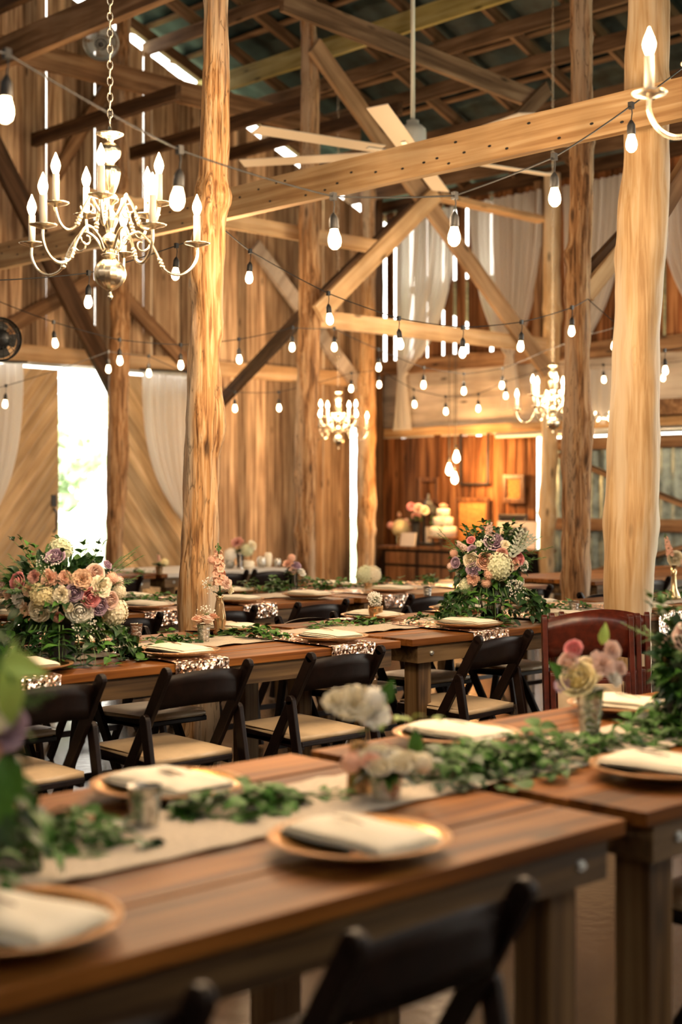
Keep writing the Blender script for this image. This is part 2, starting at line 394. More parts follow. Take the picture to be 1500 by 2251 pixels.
boards_wall('wall_gable', M['wall'], 'U', 6.9, 9.93, 2.80, rake, seed=5, gap=.2, gmax=.02)
boards_wall('wall_left', M['wall'], 'U', 9.93, 12.25, 0, rake, seed=8, gap=.06, gmax=.016)
boards_wall('wall_corner', M['wall'], 'U', 12.40, 12.72, 0, rake, seed=9, gap=.0)
boards_wall('wall_strip', M['wall'], 'U', 12.25, 12.40, 2.25, rake, seed=9, gap=.0)
# horizontal girt and door header on the gable wall
o = beam('trim_1', (6.2, WV - .04, 2.84), (12.6, WV - .04, 2.84), .05, .17, M['tie'], kind='structure'); tag(o, kind='structure')
# metal door track under the header
mb = MB(); mb.bar((6.2, WV - .09, 2.735), (10.1, WV - .09, 2.735), .035, .03); struct(mb, 'trim_2', M['steel'])
# sliding door leaves of diagonal planks
def door_leaf(name, u0, u1, z1, sgn, label=None):
    e = empty(name, (u0, WV - .035, .02), kind='structure')
    W = u1 - u0; H = z1 - .02; mb = MB(); pw = .10; a = math.radians(52) * sgn
    # planks clipped to the leaf rectangle
    d = Vector((math.cos(a), math.sin(a))); nrm = Vector((-d.y, d.x))
    cs = [Vector((0, 0)), Vector((W, 0)), Vector((W, H)), Vector((0, H))]
    lo = min(c.dot(nrm) for c in cs); hi = max(c.dot(nrm) for c in cs); k = lo
    def clip(poly, n_, c_, keep):
        out = []
        for i in range(len(poly)):
            p, q = poly[i], poly[(i + 1) % len(poly)]; fp = (p.dot(n_) - c_) * keep; fq = (q.dot(n_) - c_) * keep
            if fp >= 0: out.append(p)
            if fp * fq < 0: out.append(p + (q - p) * (fp / (fp - fq)))
        return out
    while k < hi:
        poly = clip(clip(cs, nrm, k + .004, 1), nrm, k + pw - .004, -1) if True else cs
        if len(poly) > 2:
            n = len(poly); j = R.uniform(-.004, .004)
            # planks built in a frame whose x runs along the plank, so the grain follows it
            fr = [(p.dot(d), p.dot(nrm)) for p in poly]
            vs = [(x, 0 + j, y) for x, y in fr] + [(x, .03 + j, y) for x, y in fr]
            fs = [tuple(range(n)), tuple(range(2 * n - 1, n - 1, -1))] + [(i, i + n, (i + 1) % n + n, (i + 1) % n) for i in range(n)]
            mb.add(vs, fs)
        k += pw
    pl = mb.build('door_panel', M['door'], e)
    pl.matrix_local = Matrix(((d.x, 0, nrm.x, 0), (0, 1, 0, 0), (d.y, 0, nrm.y, 0), (0, 0, 0, 1)))
    fm = MB()
    fm.box((0, -.02, 0), (.10, -.001, H)); fm.box((W - .10, -.02, 0), (W, -.001, H)) if sgn < 0 else None
    return e, W, H
e1, W1, H1 = door_leaf('door_1', 6.35, 8.03, 2.70, 1)
e2, W2, H2 = door_leaf('door_2', 8.64, 9.97, 2.70, -1)
mb = MB(); mb.tube([(W1 - .06, -.005, 1.02), (W1 - .06, -.06, 1.06), (W1 - .06, -.06, 1.22), (W1 - .06, -.005, 1.26)], .012); mb.box((W1 - .09, -.012, 1.28), (W1 - .03, 0, 1.40)); mb.build('door_handle', M['iron'], e1)

# ---- side wall (U = 12.7)
WV_cur = WU
p_F = onU(1180, WU).y                                  # where the photo wall ends
boards_wall('wall_side', M['wallred'], 'V', p_F + .02, 12.48, 0, 2.16, seed=11, gap=0, wmin=.09, wmax=.2)
boards_wall('wall_upper', M['wallred'], 'V', 9.6, 12.45, 3.02, 4.98, seed=13, gap=.5, gmin=.03, gmax=.08, wmin=.10, wmax=.22)
boards_wall('wall_right', M['wallred'], 'V', 4.5, 9.6, 3.02, 4.98, seed=17, gap=.30, gmin=.02, gmax=.06, wmin=.12, wmax=.22)
# corrugated tin sheets on the right, behind wooden rails
mb = MB(); v1 = p_F - .17
n = 300
mb.grid(lambda u, v: (WU + .05 + .012 * math.sin(u * 5.3 / .075 * 2 * PI / 1.0 * .5), v1 - 5.3 * u, 2.05 * v), 600, 1)
struct(mb, 'wall_tin', M['metal'], smooth=True)
for i, (za, zb_) in enumerate(((1.98, 1.98), (1.10, 1.10), (.25, .25))):
    o = beam('trim_%d' % (3 + i), (WU + .0, v1, za), (WU + .0, 4.5, zb_), .05, .13, M['tie_dk'], kind='structure'); tag(o, kind='structure')
a = onU(1228, WU - .05, y=1000); b = onU(1330, WU - .05, y=1040); c = onU(1500, WU - .05, y=1108)
o = beam('trim_6', a, c + (c - a) * .3, .045, .13, M['tie_dk'], up=(1, 0, 0)); tag(o, kind='structure')
a = onU(1240, WU - .05, y=1275); c = onU(1500, WU - .05, y=1205)
o = beam('trim_7', a, c + (c - a) * .3, .045, .15, M['tie_dk'], up=(1, 0, 0)); tag(o, kind='structure')
# ledge and header over the lower wall, sliding rail of tube
o = beam('trim_8', (WU - .05, 12.4, 2.19), (WU - .05, 4.5, 2.19), .05, .10, M['beam']); tag(o, kind='structure')
mb = MB(); pa = onU(1093, WU - .2, y=958); mb.tube([pa, (pa.x, 4.5, pa.z + .0)], .035, 10)
struct(mb, 'trim_9', M['steel'], smooth=True)
# pale weathered horizontal boards in the band above
rr = random.Random(4); mb = MB(); z = 2.12
while z < 2.92:
    h = rr.uniform(.13, .19); mb.box((WU - .005 + rr.uniform(-.008, .008), 6.9, z), (WU + .02, 12.48, min(z + h, 2.95) + .012)); z += h
struct(mb, 'wall_band', M['grey_board'])
o = beam('trim_10', (WU - .06, 12.45, 2.99), (WU - .06, 4.5, 2.99), .14, .17, M['tie_dk'], wob=.03); tag(o, kind='structure')
o = beam('trim_11', (WU - .04, 12.45, 4.98), (WU - .04, 4.5, 4.98), .10, .14, M['dark_beam'], wob=.015); tag(o, kind='structure')
# corner timber
o = beam('trim_12', (12.55, 12.38, 0), (12.55, 12.38, 5.1), .14, .16, M['dark_beam'], wob=.02); tag(o, kind='structure')
# lean-to roof outside the side wall, its brown underside seen through the upper openings
mb = MB()
for i in range(16): mb.box((0, -.0 + i * .52, 0), (4.4, .515 + i * .52, .03))
o = mb.build('ceiling_side', M['roofwood']); o.location = (WU + .3, 4.0, 4.0); o.rotation_euler = (0, math.radians(14), 0); tag(o, kind='structure')

# ---- roof: tin on laths, rafters and purlins
ce = empty('ceiling', kind='structure')
EV0, EV1 = -3.5, 12.62
mb = MB()
def roofpt(u, v):
    uu = -5.6 + (13.25 + 5.6) * u; vv = EV0 + (EV1 + .25 - EV0) * v
    return uu, vv, zroof(uu) + .05 + .010 * math.sin(vv * 2 * PI / .2)
NU = 24
us = [-5.6, 3.5, 13.25]
for a, b in ((0, 1), (1, 2)):
    mb.grid(lambda u, v: (us[a] + (us[b] - us[a]) * u, EV0 + (EV1 + .25 - EV0) * v, zroof(us[a] + (us[b] - us[a]) * u) + .055 + .008 * math.sin(v * 240)), 1, 480)
tag(mb.build('roof_sheet', M['tin_roof'], ce, True), kind='structure')
# laths (along V)
for u in [x * .55 + 3.7 for x in range(18)]:
    o = beam('lath', (u, EV0, zroof(u) + .025), (u, EV1 + .2, zroof(u) + .025), .09, .022, M['roofwood'], parent=ce, wob=.004, kind='structure')
# rafters (down the slope)
v = 12.55; i = 0
while v > -1:
    o = beam('rafter', (3.5, v, zroof(3.5) - .055), (13.1, v, zroof(13.1) - .055), .045, .12, M['roofwood'], parent=ce, wob=.004)
    if i % 3 == 0: beam('rafter', (3.5, v, zroof(3.5) - .055), (-5.5, v, zroof(-5.5) - .055), .045, .12, M['roofwood'], parent=ce, wob=.004)
    v -= .78; i += 1
for u, m in ((12.25, 'roofwood'), (11.55, 'roofwood'), (10.9, 'roofwood'), (10.4, 'roofwood'), (9.95, 'green_beam'), (9.2, 'roofwood'), (8.45, 'roofwood'), (7.6, 'roofwood'), (6.6, 'dark_beam'), (5.6, 'roofwood'), (4.5, 'roofwood')):
    o = beam('purlin', (u, -1, zroof(u) - .215), (u, 12.6, zroof(u) - .215), .05, .20 if m == 'green_beam' else .14, M[m], parent=ce, wob=.006)

# ================================================================== TRUNKS AND TIMBERS
def trunk(prof, d, label, m, top=None, group=None, bark=1.0, seed=1, taper=True):
    """peeled tree trunk; prof = (y, x left, x right) in the photograph at depth d"""
    rows = sorted([(EYE + (HY - y) / FX * d, ((a + b) / 2 - CX) / FX * d, (b - a) / 2 / FX * d) for y, a, b in prof])
    ztop = top if top else 6.5
    def samp(z):
        if z <= rows[0][0]: return rows[0][1], rows[0][2] * (1 + .04 * (rows[0][0] - z))
        if z >= rows[-1][0]: return rows[-1][1], rows[-1][2] * max(.75, 1 - .03 * (z - rows[-1][0]))
        for p, q in zip(rows, rows[1:]):
            if p[0] <= z <= q[0]:
                t = (z - p[0]) / (q[0] - p[0]); t = t * t * (3 - 2 * t); return p[1] + (q[1] - p[1]) * t, p[2] + (q[2] - p[2]) * t
    b0 = FW * d + RT * rows[0][1]; rr = random.Random(seed)
    knots = [(rr.uniform(.2, ztop), rr.uniform(0, 2 * PI), rr.uniform(.05, .11), rr.uniform(.014, .034)) for _ in range(int(ztop * 3.4))]
    n = int(ztop / .035); seg = 36; mb = MB()
    for i in range(n + 1):
        z = ztop * i / n; l, r_ = samp(z); c = FW * d + RT * l - b0
        for k in range(seg):
            a = 2 * PI * k / seg
            e = .13 * mnoise.noise(Vector((math.cos(a) * 1.1 + seed, math.sin(a) * 1.1, z * 1.6)))
            e += .17 * bark * mnoise.noise(Vector((math.cos(a) * 3 + seed, math.sin(a) * 3, z * 5.5)))
            e += .055 * bark * mnoise.noise(Vector((math.cos(a) * 9 + seed, math.sin(a) * 9, z * 5)))
            rad = r_ * (1 + e)
            for kz, ka, kr, kh in knots:
                da = (a - ka + PI) % (2 * PI) - PI; q = ((z - kz) / kr) ** 2 + (da * r_ / kr) ** 2
                if q < 4: rad += kh * math.exp(-q * 1.5) - kh * .9 * math.exp(-q * 14)
            mb.v.append((c.x + rad * math.cos(a), c.y + rad * math.sin(a), z))
    for i in range(n):
        for k in range(seg):
            a = i * seg + k; b = i * seg + (k + 1) % seg; mb.f.append((a, b, b + seg, a + seg)); mb.mi.append(0)
    mb.f.append(tuple(n * seg + k for k in range(seg))); mb.mi.append(0)
    o = mb.build('timber_post', m, None, True, loc=(b0.x, b0.y, 0))
    return tag(o, label, 'post', group, 'thing')
A = trunk([(0, 450, 501), (150, 446, 504), (300, 440, 503), (430, 434, 497), (600, 425, 492), (800, 415, 485), (945, 408, 493), (1010, 405, 480), (1200, 401, 479), (1370, 393, 479)], 7.2,
          'crooked peeled trunk with a knot bulge, right of the big chandelier', M['post'], seed=2, top=5.6)
D = trunk([(0, 1383, 1475), (130, 1374, 1472), (330, 1372, 1470), (500, 1362, 1466), (650, 1356, 1458), (800, 1350, 1453), (1000, 1338, 1446), (1200, 1333, 1441), (1380, 1330, 1433)], 7.25,
          'thickest smooth pale cedar trunk, standing behind the folded chairs at the right', M['post_pale'], bark=.35, seed=5, top=5.4)
E_ = trunk([(0, 1255, 1302), (200, 1257, 1303), (400, 1255, 1305), (600, 1247, 1300), (800, 1241, 1298), (1000, 1237, 1301), (1060, 1238, 1296), (1310, 1238, 1297)], 9.8,
           'dark-streaked knotty trunk just left of the thickest pale trunk', M['post_dk'], seed=9, top=6.4)
Cc = trunk([(0, 662, 697), (200, 662, 701), (400, 660, 703), (600, 656, 703), (800, 656, 700), (1000, 650, 695), (1250, 650, 692)], 13.0,
           'slender reddish trunk rising left of the small middle chandelier', M['post_dk'], seed=12, top=6.4)
H_ = trunk([(0, 257, 286), (200, 257, 284), (640, 248, 285), (800, 240, 283), (1000, 235, 281), (1200, 232, 270)], 14.0,
           'reddish brown trunk in front of the bright doorway', M['post_dk'], seed=15, top=6.4)
F_ = trunk([(0, 1213, 1237), (150, 1207, 1235), (400, 1198, 1232), (700, 1194, 1233), (940, 1190, 1226), (1250, 1186, 1218)], 15.4,
           'pale squared trunk behind the right-hand chandelier, at the end of the photo wall', M['post_pale'], bark=.4, seed=18, top=4.9)
G_ = trunk([(80, 798, 822), (430, 793, 824), (600, 794, 825), (1000, 785, 826), (1255, 784, 824)], 16.6,
           'pale trunk near the barn corner, right of the small middle chandelier', M['post'], bark=.6, seed=21, top=5.3)
q_ = onU(1187, WU - .06)
o = beam('trim_14', (q_.x, q_.y, 3.08), (q_.x, q_.y, 4.92), .10, .10, M['tie_dk'], wob=.015); tag(o, kind='structure')

# the long sawn beam across the picture (runs along V)
def px_on_U(x, y, U): return onU(x, U, y=y)
BU = 5.91
zb0 = onU(1360, BU, y=295).z
beam('tie_beam', (BU, 2.4, zb0 + .10), (BU, 12.3, zb0 + .10), .06, .195, M['beam'], 'long pale sawn beam crossing in front of the thick right trunk, full of nail holes')
# nail holes
hm = MB(); rr = random.Random(5); v = 3.9
while v < 11:
    zz = zb0 + rr.choice([.04, .07, .12, .15]) + rr.uniform(-.01, .01); hm.ball((BU - .031, v, zz), .0085, 6, sc=(.3, 1.6, .8)); v += rr.uniform(.05, .22)
tag(hm.build('nail_holes', M['iron'], bpy.data.objects['tie_beam']), kind='stuff')
bpy.data.objects['nail_holes'].matrix_parent_inverse = bpy.data.objects['tie_beam'].matrix_basis.inverted()
# upper parallel beams at the top left
beam('tie_beam', (6.25, 6.5, 5.12), (6.25, 12.45, 5.12), .08, .24, M['tie_dk'], 'dark sawn beam across the top left corner, above the big chandelier')
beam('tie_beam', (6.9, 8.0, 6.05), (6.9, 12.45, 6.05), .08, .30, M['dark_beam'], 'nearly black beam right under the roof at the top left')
# short joists running off the gable wall
for U_, V_, z_, l_ in ((7.75, 10.1, 5.0, 'dark joist off the gable wall left of the doorway trunk'), (8.94, 9.6, 5.06, 'dark joist off the gable wall right of the doorway trunk'),
                       (10.3, 9.8, 5.28, 'dark joist off the gable wall behind the slender reddish trunk')):
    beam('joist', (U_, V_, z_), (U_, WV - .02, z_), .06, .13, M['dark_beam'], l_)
a = onV(285, WV - .1, y=333); b_ = onV(440, 10.6, y=288)
# ties along U
beam('tie_beam', (6.0, 11.4, 5.47), (11.3, 11.4, 5.47), .06, .22, M['tie_dk'], 'brown bolted tie beam crossing the top left before the gable wall')
q0, q1 = onV(620, 8.0, y=0), onV(1182, 8.0, y=222)
beam('tie_beam', q0, q1, .05, .17, M['roofwood'], 'grey-brown tie beam high above the ceiling fan')
beam('tie_beam', (6.5, 9.70, 3.83), (9.95, 9.70, 3.83), .045, .13, M['tie'], 'pale tie beam passing behind the crooked trunk under the long sawn beam')
beam('tie_beam', (8.9, 9.50, 3.03), (12.3, 9.50, 3.03), .05, .155, M['tie'], 'pale lower tie beam from the slender reddish trunk to the squared trunk')
a = onV(975, 9.62, y=430); b_ = onV(1198, 9.62, y=492)
beam('tie_beam', onV(960, 9.62, y=432), onV(1195, 9.62, y=484), .05, .17, M['tie'], 'short pale tie beam meeting the squared trunk below the fan blades', up=(0, 1, 0))
# braces
def brace(x0, y0, x1, y1, V, w, h, m, label):
    p, q = onV(x0, V, y=y0), onV(x1, V, y=y1)
    return beam('brace', p, q, h, w, m, label, 'brace', up=(0, 1, 0))
brace(690, 100, 1203, 815, 9.42, .045, .19, M['tie_mid'], 'long brown diagonal brace falling right, from behind the fan to the squared trunk')
brace(960, 425, 700, 690, 9.36, .045, .17, M['tie'], 'pale diagonal brace rising right from the slender reddish trunk')
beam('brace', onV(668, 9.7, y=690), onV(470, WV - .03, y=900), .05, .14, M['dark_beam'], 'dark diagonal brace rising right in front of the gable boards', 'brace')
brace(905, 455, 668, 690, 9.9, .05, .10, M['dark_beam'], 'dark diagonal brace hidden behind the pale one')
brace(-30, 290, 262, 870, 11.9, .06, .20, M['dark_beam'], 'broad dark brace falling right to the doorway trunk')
brace(-20, 740, 205, 615, 12.40, .05, .15, M['tie_dk'], 'brown brace rising right above the left curtain')
brace(275, 655, 425, 815, 12.40, .05, .15, M['tie_dk'], 'brown brace falling right above the right curtain')
brace(245, 175, 120, 390, 12.42, .05, .13, M['tie_dk'], 'dark brace leaning in the gable behind the chandelier chain')
brace(560, 540, 790, 850, 12.38, .06, .17, M['grey_board'], 'grey-green brace, light put into its colour, falling right behind the slender reddish trunk')  # pale board colour stands in for the greenish light on this brace
brace(1205, 195, 1130, 272, 7.95, .04, .13, M['roofwood'], 'short knee brace under the grey-brown tie beam above the fan')
beam('brace', onV(1290, 5.9, y=648), onV(1385, 5.75, y=520), .13, .045, M['tie'], 'pale knee brace rising right from the dark-streaked trunk', 'brace', up=(0, 1, 0))
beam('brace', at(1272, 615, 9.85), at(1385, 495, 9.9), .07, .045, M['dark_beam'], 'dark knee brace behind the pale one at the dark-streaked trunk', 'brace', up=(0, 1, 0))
beam('brace', at(1402, 545, 7.27), at(1580, 255, 7.5), .11, .045, M['tie_dk'], 'knee brace at the right edge beside the thickest trunk', 'brace', up=(0, 1, 0))

# walls behind the camera, with a wide doorway; the right side stays open to the yard
WV_cur = -4.0
boards_wall('wall_front', M['wall'], 'U', -5.6, 12.7, 0, lambda u: zroof(u) - .34, seed=31, gap=.1, hole=[(9.6, 11.2, 2.6)])
WV_cur = -5.5
boards_wall('wall_far', M['wall'], 'V', -4.0, 12.5, 0, 4.9, seed=33, gap=.12)
WV_cur = WV
WV_cur = WU
boards_wall('wall_near', M['wallred'], 'V', -4.0, 0.6, 0, 4.98, seed=41, gap=.12)
WV_cur = WV
boards_wall('wall_rear', M['wall'], 'U', -5.6, 3.0, 0, rake, seed=35, gap=.1)
# ---- outside: a few trees beyond the doorway
def tree(x, y, h, r, seed):
    rr = random.Random(seed); e = empty('tree', (x, y, -.1), label=None)
    mb = MB(); mb.tube([(0, 0, 0), (.1, 0, h * .4), (0, .1, h * .8)], [.2, .16, .06], 8); mb.build('trunk', M['post_dk'], e)
    mb = MB()
    for i in range(900):
        d = Vector((rr.gauss(0, 1), rr.gauss(0, 1), rr.gauss(0, 1))).normalized() * (rr.random() ** .4)
        p = Vector((d.x * r, d.y * r, h * .62 + d.z * h * .38)); a = Vector((rr.gauss(0, 1), rr.gauss(0, 1), rr.gauss(0, 1))).normalized() * .22; b = a.orthogonal().normalized() * .16
        mb.add([p - a, p + b, p + a, p - b], [(0, 1, 2, 3)])
    mb.build('crown', M['tree'], e); return e
for i, (u, v, h, r, lb) in enumerate(((16.3, 27, 3.6, 1.9, 'low leafy tree out of focus in the bright doorway'), (19, 36, 5, 3.2, 'leafy tree farther off in the bright doorway'),
                                      (21.5, 26, 4.5, 2.6, 'leafy tree outside behind the gable boards'))):
    tag(tree(u, v, h, r, i), lb, 'tree', kind='thing')
# ================================================================== TABLES
TZ = .77
def table(u0, u1, v0, v1, label, seed):
    rr = random.Random(seed)
    e = empty('farm_table', ((u0 + u1) / 2, (v0 + v1) / 2, 0), 0, label, 'table', 'long plank farm tables')
    L_, W_ = (u1 - u0) / 2, (v1 - v0) / 2
    mb = MB(); n = 5; w_ = 2 * W_ / n
    for i in range(n):
        dz = rr.uniform(-.0012, .0012); y0 = -W_ + i * w_
        mb.box((-L_ + rr.uniform(0, .008), y0 + .0035, TZ - .032 + dz), (L_ - rr.uniform(0, .008), y0 + w_ - .0035, TZ + dz - .0002))
    mb.build('tabletop', M['table'], e, bevel=.0025)
    for s in (-1, 1):
        mb = MB(); mb.box((-L_ + .05, s * (W_ - .035) - .018, TZ - .112), (L_ - .05, s * (W_ - .035) + .018, TZ - .033)); mb.build('apron', M['apron'], e)
        mb = MB(); mb.box((s * (L_ - .075) - .018, -W_ + .055, TZ - .112), (s * (L_ - .075) + .018, W_ - .055, TZ - .033)); mb.build('apron', M['apron'], e)
        for t in (-1, 1):
            mb = MB(); mb.cbox((s * (L_ - .14), t * (W_ - .10), (TZ - .034) / 2), (.088, .088, TZ - .034)); mb.build('leg', M['tleg'], e, bevel=.004)
            mb = MB(); x_ = s * (L_ - .14); y_ = t * (W_ - .017)
            mb.tube([(x_, y_, TZ - .07), (x_, y_ + t * .006, TZ - .07)], .011, 8); mb.tube([(x_, y_, TZ - .07), (x_, y_ + t * .013, TZ - .07)], .006, 6)
            mb.build('bolt', M['steel'], e)
    return e
rows = {1: (1.63, 2.63), 2: (4.33, 5.33), 3: (6.32, 7.30), 4: (9.35, 10.3)}
table(-.07, 2.37, 1.63, 2.63, 'nearest plank table at the lower left, holding the front gold plate', 1)
table(2.43, 4.87, 1.63, 2.63, 'nearest-row plank table at the lower right beyond the leg gap', 2)
table(2.12, 4.56, 4.33, 5.33, 'middle-row plank table under the large left bouquet', 3)
table(4.63, 7.06, 4.33, 5.33, 'middle-row plank table under the right bouquet', 4)
table(7.12, 9.55, 4.33, 5.33, 'middle-row plank table beyond the thickest trunk at the right edge', 5)
table(1.30, 3.75, 6.32, 7.30, 'third-row plank table behind the large left bouquet', 6)
table(3.80, 6.23, 6.32, 7.30, 'third-row plank table behind the bud vase and crooked trunk', 7)
table(6.28, 8.20, 6.32, 7.30, 'third-row plank table behind the right bouquet', 8)
table(8.75, 11.2, 6.32, 7.30, 'third-row plank table at the right edge behind the brass vase', 9)
table(4.50, 6.95, 9.35, 10.3, 'back-row plank table in front of the doorway', 10)
table(7.0, 8.42, 9.35, 10.3, 'back-row plank table in front of the gable boards, with pale tableware', 11)

# ================================================================== CHAIRS
def rail_mesh(w, z0, z1, y, arch=.018, bow=.03, th=.014):
    mb = MB()
    for side in (0, 1):
        mb.grid(lambda u, v: ((u - .5) * w, y - bow * (1 - (2 * u - 1) ** 2) * 1 + (th if side else 0) + (.5 - v) * .035, z0 + (z1 - z0) * v + arch * (1 - (2 * u - 1) ** 2) * v + arch * .5 * (1 - (2 * u - 1) ** 2) * (1 - v)), 12, 3)
    n = 13; o = 13 * 4
    # close edges
    for i in range(12):
        mb.f.append((i, o + i, o + i + 1, i + 1)); mb.mi.append(0)
        a = 39 + i; mb.f.append((a, a + 1, o + a + 1, o + a)); mb.mi.append(0)
    return mb
def leg_bar(mb, p0, p1, w, d, round_top=True):
    p0 = Vector(p0); p1 = Vector(p1); mb.bar(p0, p1, w, d, up=(0, 1, 0))
    if round_top: mb.tube([p1 + Vector((-w / 2, 0, 0)), p1 + Vector((w / 2, 0, 0))], d / 2, 12)
    return mb
def make_chair():
    e = empty('folding_chair')
    for s in (-1, 1):
        mb = MB(); leg_bar(mb, (s * .195, .19, .008), (s * .195, -.265, .775), .022, .044); mb.build('front_leg', M['chair'], e, bevel=.003)
        mb = MB(); leg_bar(mb, (s * .222, -.285, .008), (s * .222, -.175, .60), .022, .040); mb.build('rear_leg', M['chair'], e, bevel=.003)
        mb = MB(); mb.bar((s * .170, -.19, .415), (s * .170, .215, .435), .02, .035); mb.build('seat_rail', M['chair'], e, bevel=.003)
    rail_mesh(.37, .635, .755, -.225).build('backrest', M['chair'], e, True)
    mb = MB(); mb.box((-.18, -.195, .410), (.18, .222, .432)); mb.build('seat_frame', M['chair'], e, bevel=.004)
    mb = MB(); mb.grid(lambda u, v: ((u - .5) * .355, -.19 + .405 * v, .452 + .014 * (1 - abs(2 * u - 1) ** 5) * (1 - abs(2 * v - 1) ** 5) + .012 * v), 14, 14)
    mb.box((-.178, -.19, .43), (.178, .215, .4525)); mb.build('seat', M['pad'], e, True)
    mb = MB(); mb.bar((-.195, .115, .14), (.195, .115, .14), .02, .03); mb.build('stretcher', M['chair'], e)
    mb = MB(); mb.bar((-.222, -.262, .13), (.222, -.262, .13), .02, .03); mb.build('stretcher', M['chair'], e)
    return e
chair0 = make_chair(); first = [True]
def chair(u, v, rz, label, group='dark folding chairs at the long tables'):
    o = chair0 if first[0] else copy_tree(chair0)
    first[0] = False; o.location = (u, v, 0); o.rotation_euler = (0, 0, rz); tag(o, label, 'chair', group); return o
# near side of the nearest row: only backs in view
chair(1.60, 1.70, .02, 'blurred dark folding chair in the foreground, right of the two at the bottom edge')
chair(.93, 1.68, -.03, 'blurred dark folding chair cut by the bottom edge, left of the other foreground chair')
chair(3.05, 1.74, .05, 'blurred dark folding chair at the lower right corner behind the table legs')
# near side of the middle row
for u, lb, rz in ((2.61, 'dark folding chair below the large left bouquet, first from the left edge', .03), (3.275, 'dark folding chair right below the gold plate, second from the left edge', .02),
              (3.99, 'dark folding chair left of the table gap in the middle row', 0), (4.965, 'dark folding chair right of the table gap, below the right bouquet', .07),
              (6.95, 'dark folding chair at the right edge past the folded stack', 0), (1.93, 'dark folding chair at the left edge below the bouquet', 0)):
    chair(u, 4.36, rz, lb)
# far side of the middle row, tucked in
for u, lb in ((3.02, 'dark folding chair tucked under the far side of the middle table at the left'), (3.80, 'dark folding chair tucked under the far side behind the second near chair'),
              (5.03, 'dark folding chair tucked in behind the table gap of the middle row'), (5.60, 'dark folding chair tucked in behind the chair below the right bouquet'),
              (6.30, 'dark folding chair tucked in beyond the folded stack'), (7.6, 'dark folding chair tucked in on the far side at the right edge')):
    chair(u, 5.20, PI, lb)
for u, lb in ((4.36, 'dark folding chair in the third row behind the large left bouquet'), (5.02, 'dark folding chair in the third row behind the bud vase'), (5.74, 'dark folding chair in the third row right of the crooked trunk, above the gold-rimmed plate'),
              (6.70, 'dark folding chair in the third row left of the right bouquet'), (3.60, 'dark folding chair in the third row hidden under the bouquet leaves'), (7.72, 'dark folding chair in the third row right of the right bouquet'), (9.2, 'dark folding chair in the third row at the right edge'), (3.0, 'dark folding chair in the third row at the left edge')):
    chair(u, 6.36, 0, lb)
for u, lb in ((4.25, 'dark folding chair across the third table, left'), (4.85, 'dark folding chair across the third table behind the crooked trunk'), (5.5, 'dark folding chair across the third table in its middle'), (6.75, 'dark folding chair across the third table near the right bouquet')):
    chair(u, 7.16, PI, lb)
for u, lb in ((5.9, 'dark folding chair in the back row near the doorway'), (6.42, 'dark folding chair in the back row left of the crooked trunk'), (7.5, 'dark folding chair in the back row right of the crooked trunk'), (7.98, 'dark folding chair in the back row by the slender trunk')):
    chair(u, 9.36, 0, lb)
# folded chairs leaning on the thick trunk
def folded_chair(loc, rz, tilt, label, m):
    e = empty('folded_chair', loc, rz, label, 'chair', 'folded chairs leaning on the trunk')
    e.rotation_euler = (tilt, 0, rz)
    for s in (-1, 1):
        mb = MB(); leg_bar(mb, (s * .203, 0, .01), (s * .203, 0, .84), .024, .044); mb.build('front_leg', m, e, bevel=.003)
        mb = MB(); leg_bar(mb, (s * .176, -.018, .01), (s * .176, -.018, .58), .024, .042); mb.build('rear_leg', m, e, bevel=.003)
    rail_mesh(.385, .66, .84, -.0, arch=.03, bow=.03).build('backrest', m, e, True)
    mb = MB(); mb.box((-.155, -.012, .18), (.155, .012, .56)); mb.build('seat_frame', m, e, bevel=.004)
    mb = MB(); mb.grid(lambda u, v: ((u - .5) * .30, -.014 - .016 * (1 - abs(2 * u - 1) ** 5) * (1 - abs(2 * v - 1) ** 5), .20 + .34 * v), 10, 10); mb.build('seat', M['pad'], e, True)
    return e
pf = onz(1302, 1580, 0); base = FW * 6.62 + RT * ((1297 - CX) / FX * 6.62)
ang = math.atan2(-FW.x, FW.y)  # faces the aisle
for i, (dx, dd, m, lb) in enumerate(((0, -.02, 'mahog', 'folded chair with red mahogany back, front of the stack leaning on the trunk'),
                                     (.045, .07, 'mahog', 'folded chair second in the stack leaning on the thickest trunk'),
                                     (.10, .15, 'mahog', 'folded chair at the back of the stack leaning on the thickest trunk'))):
    p = base + RT * dx + FW * (dd - .05)
    folded_chair((p.x, p.y, 0), ang + .05 - i * .05, -.13, lb, M[m])

# ================================================================== TABLE LINEN
def strip(path, halfw, name, m, thick, parent=None, ruf=.0, seed=0, across=Vector((1, 0, 0)), n2=8, off=.0015):
    """ribbon of cloth following points"""
    mb = MB(); n = len(path); path = [Vector(p) for p in path]
    for side in (0, 1):
        mb.grid(lambda u, v: path[int(round(v * (n - 1)))] + across * ((u - .5) * 2 * halfw * (1 + .04 * mnoise.noise(Vector((v * 9, seed, 1))))) + Vector((0, 0, (thick if side else 0) + abs(mnoise.noise(Vector((u * 6, v * n * .35, seed)))) * ruf)), n2, n - 1)
    return mb.build(name, m, parent, True)
def long_runner(u0, u1, vc, hw, label, seed):
    pts = []; n = int((u1 - u0) / .05)
    for i in range(n + 1):
        u = u0 + (u1 - u0) * i / n; pts.append((u, vc + .03 * mnoise.noise(Vector((u * 1.1, seed, 0))), TZ + .003))
    o = strip(pts, hw, 'table_runner', M['linen'], .0015, None, .012, seed, across=Vector((0, 1, 0)), n2=8)
    return tag(o, label, 'table runner', 'gauze runners down the tables')
long_runner(-.05, 4.85, 2.16, .15, 'pale gauze runner along the nearest table row', 1)
long_runner(2.1, 9.5, 4.85, .17, 'pale gauze runner along the middle table row', 2)
long_runner(2.1, 8.1, 6.82, .16, 'pale gauze runner along the third table row', 3)
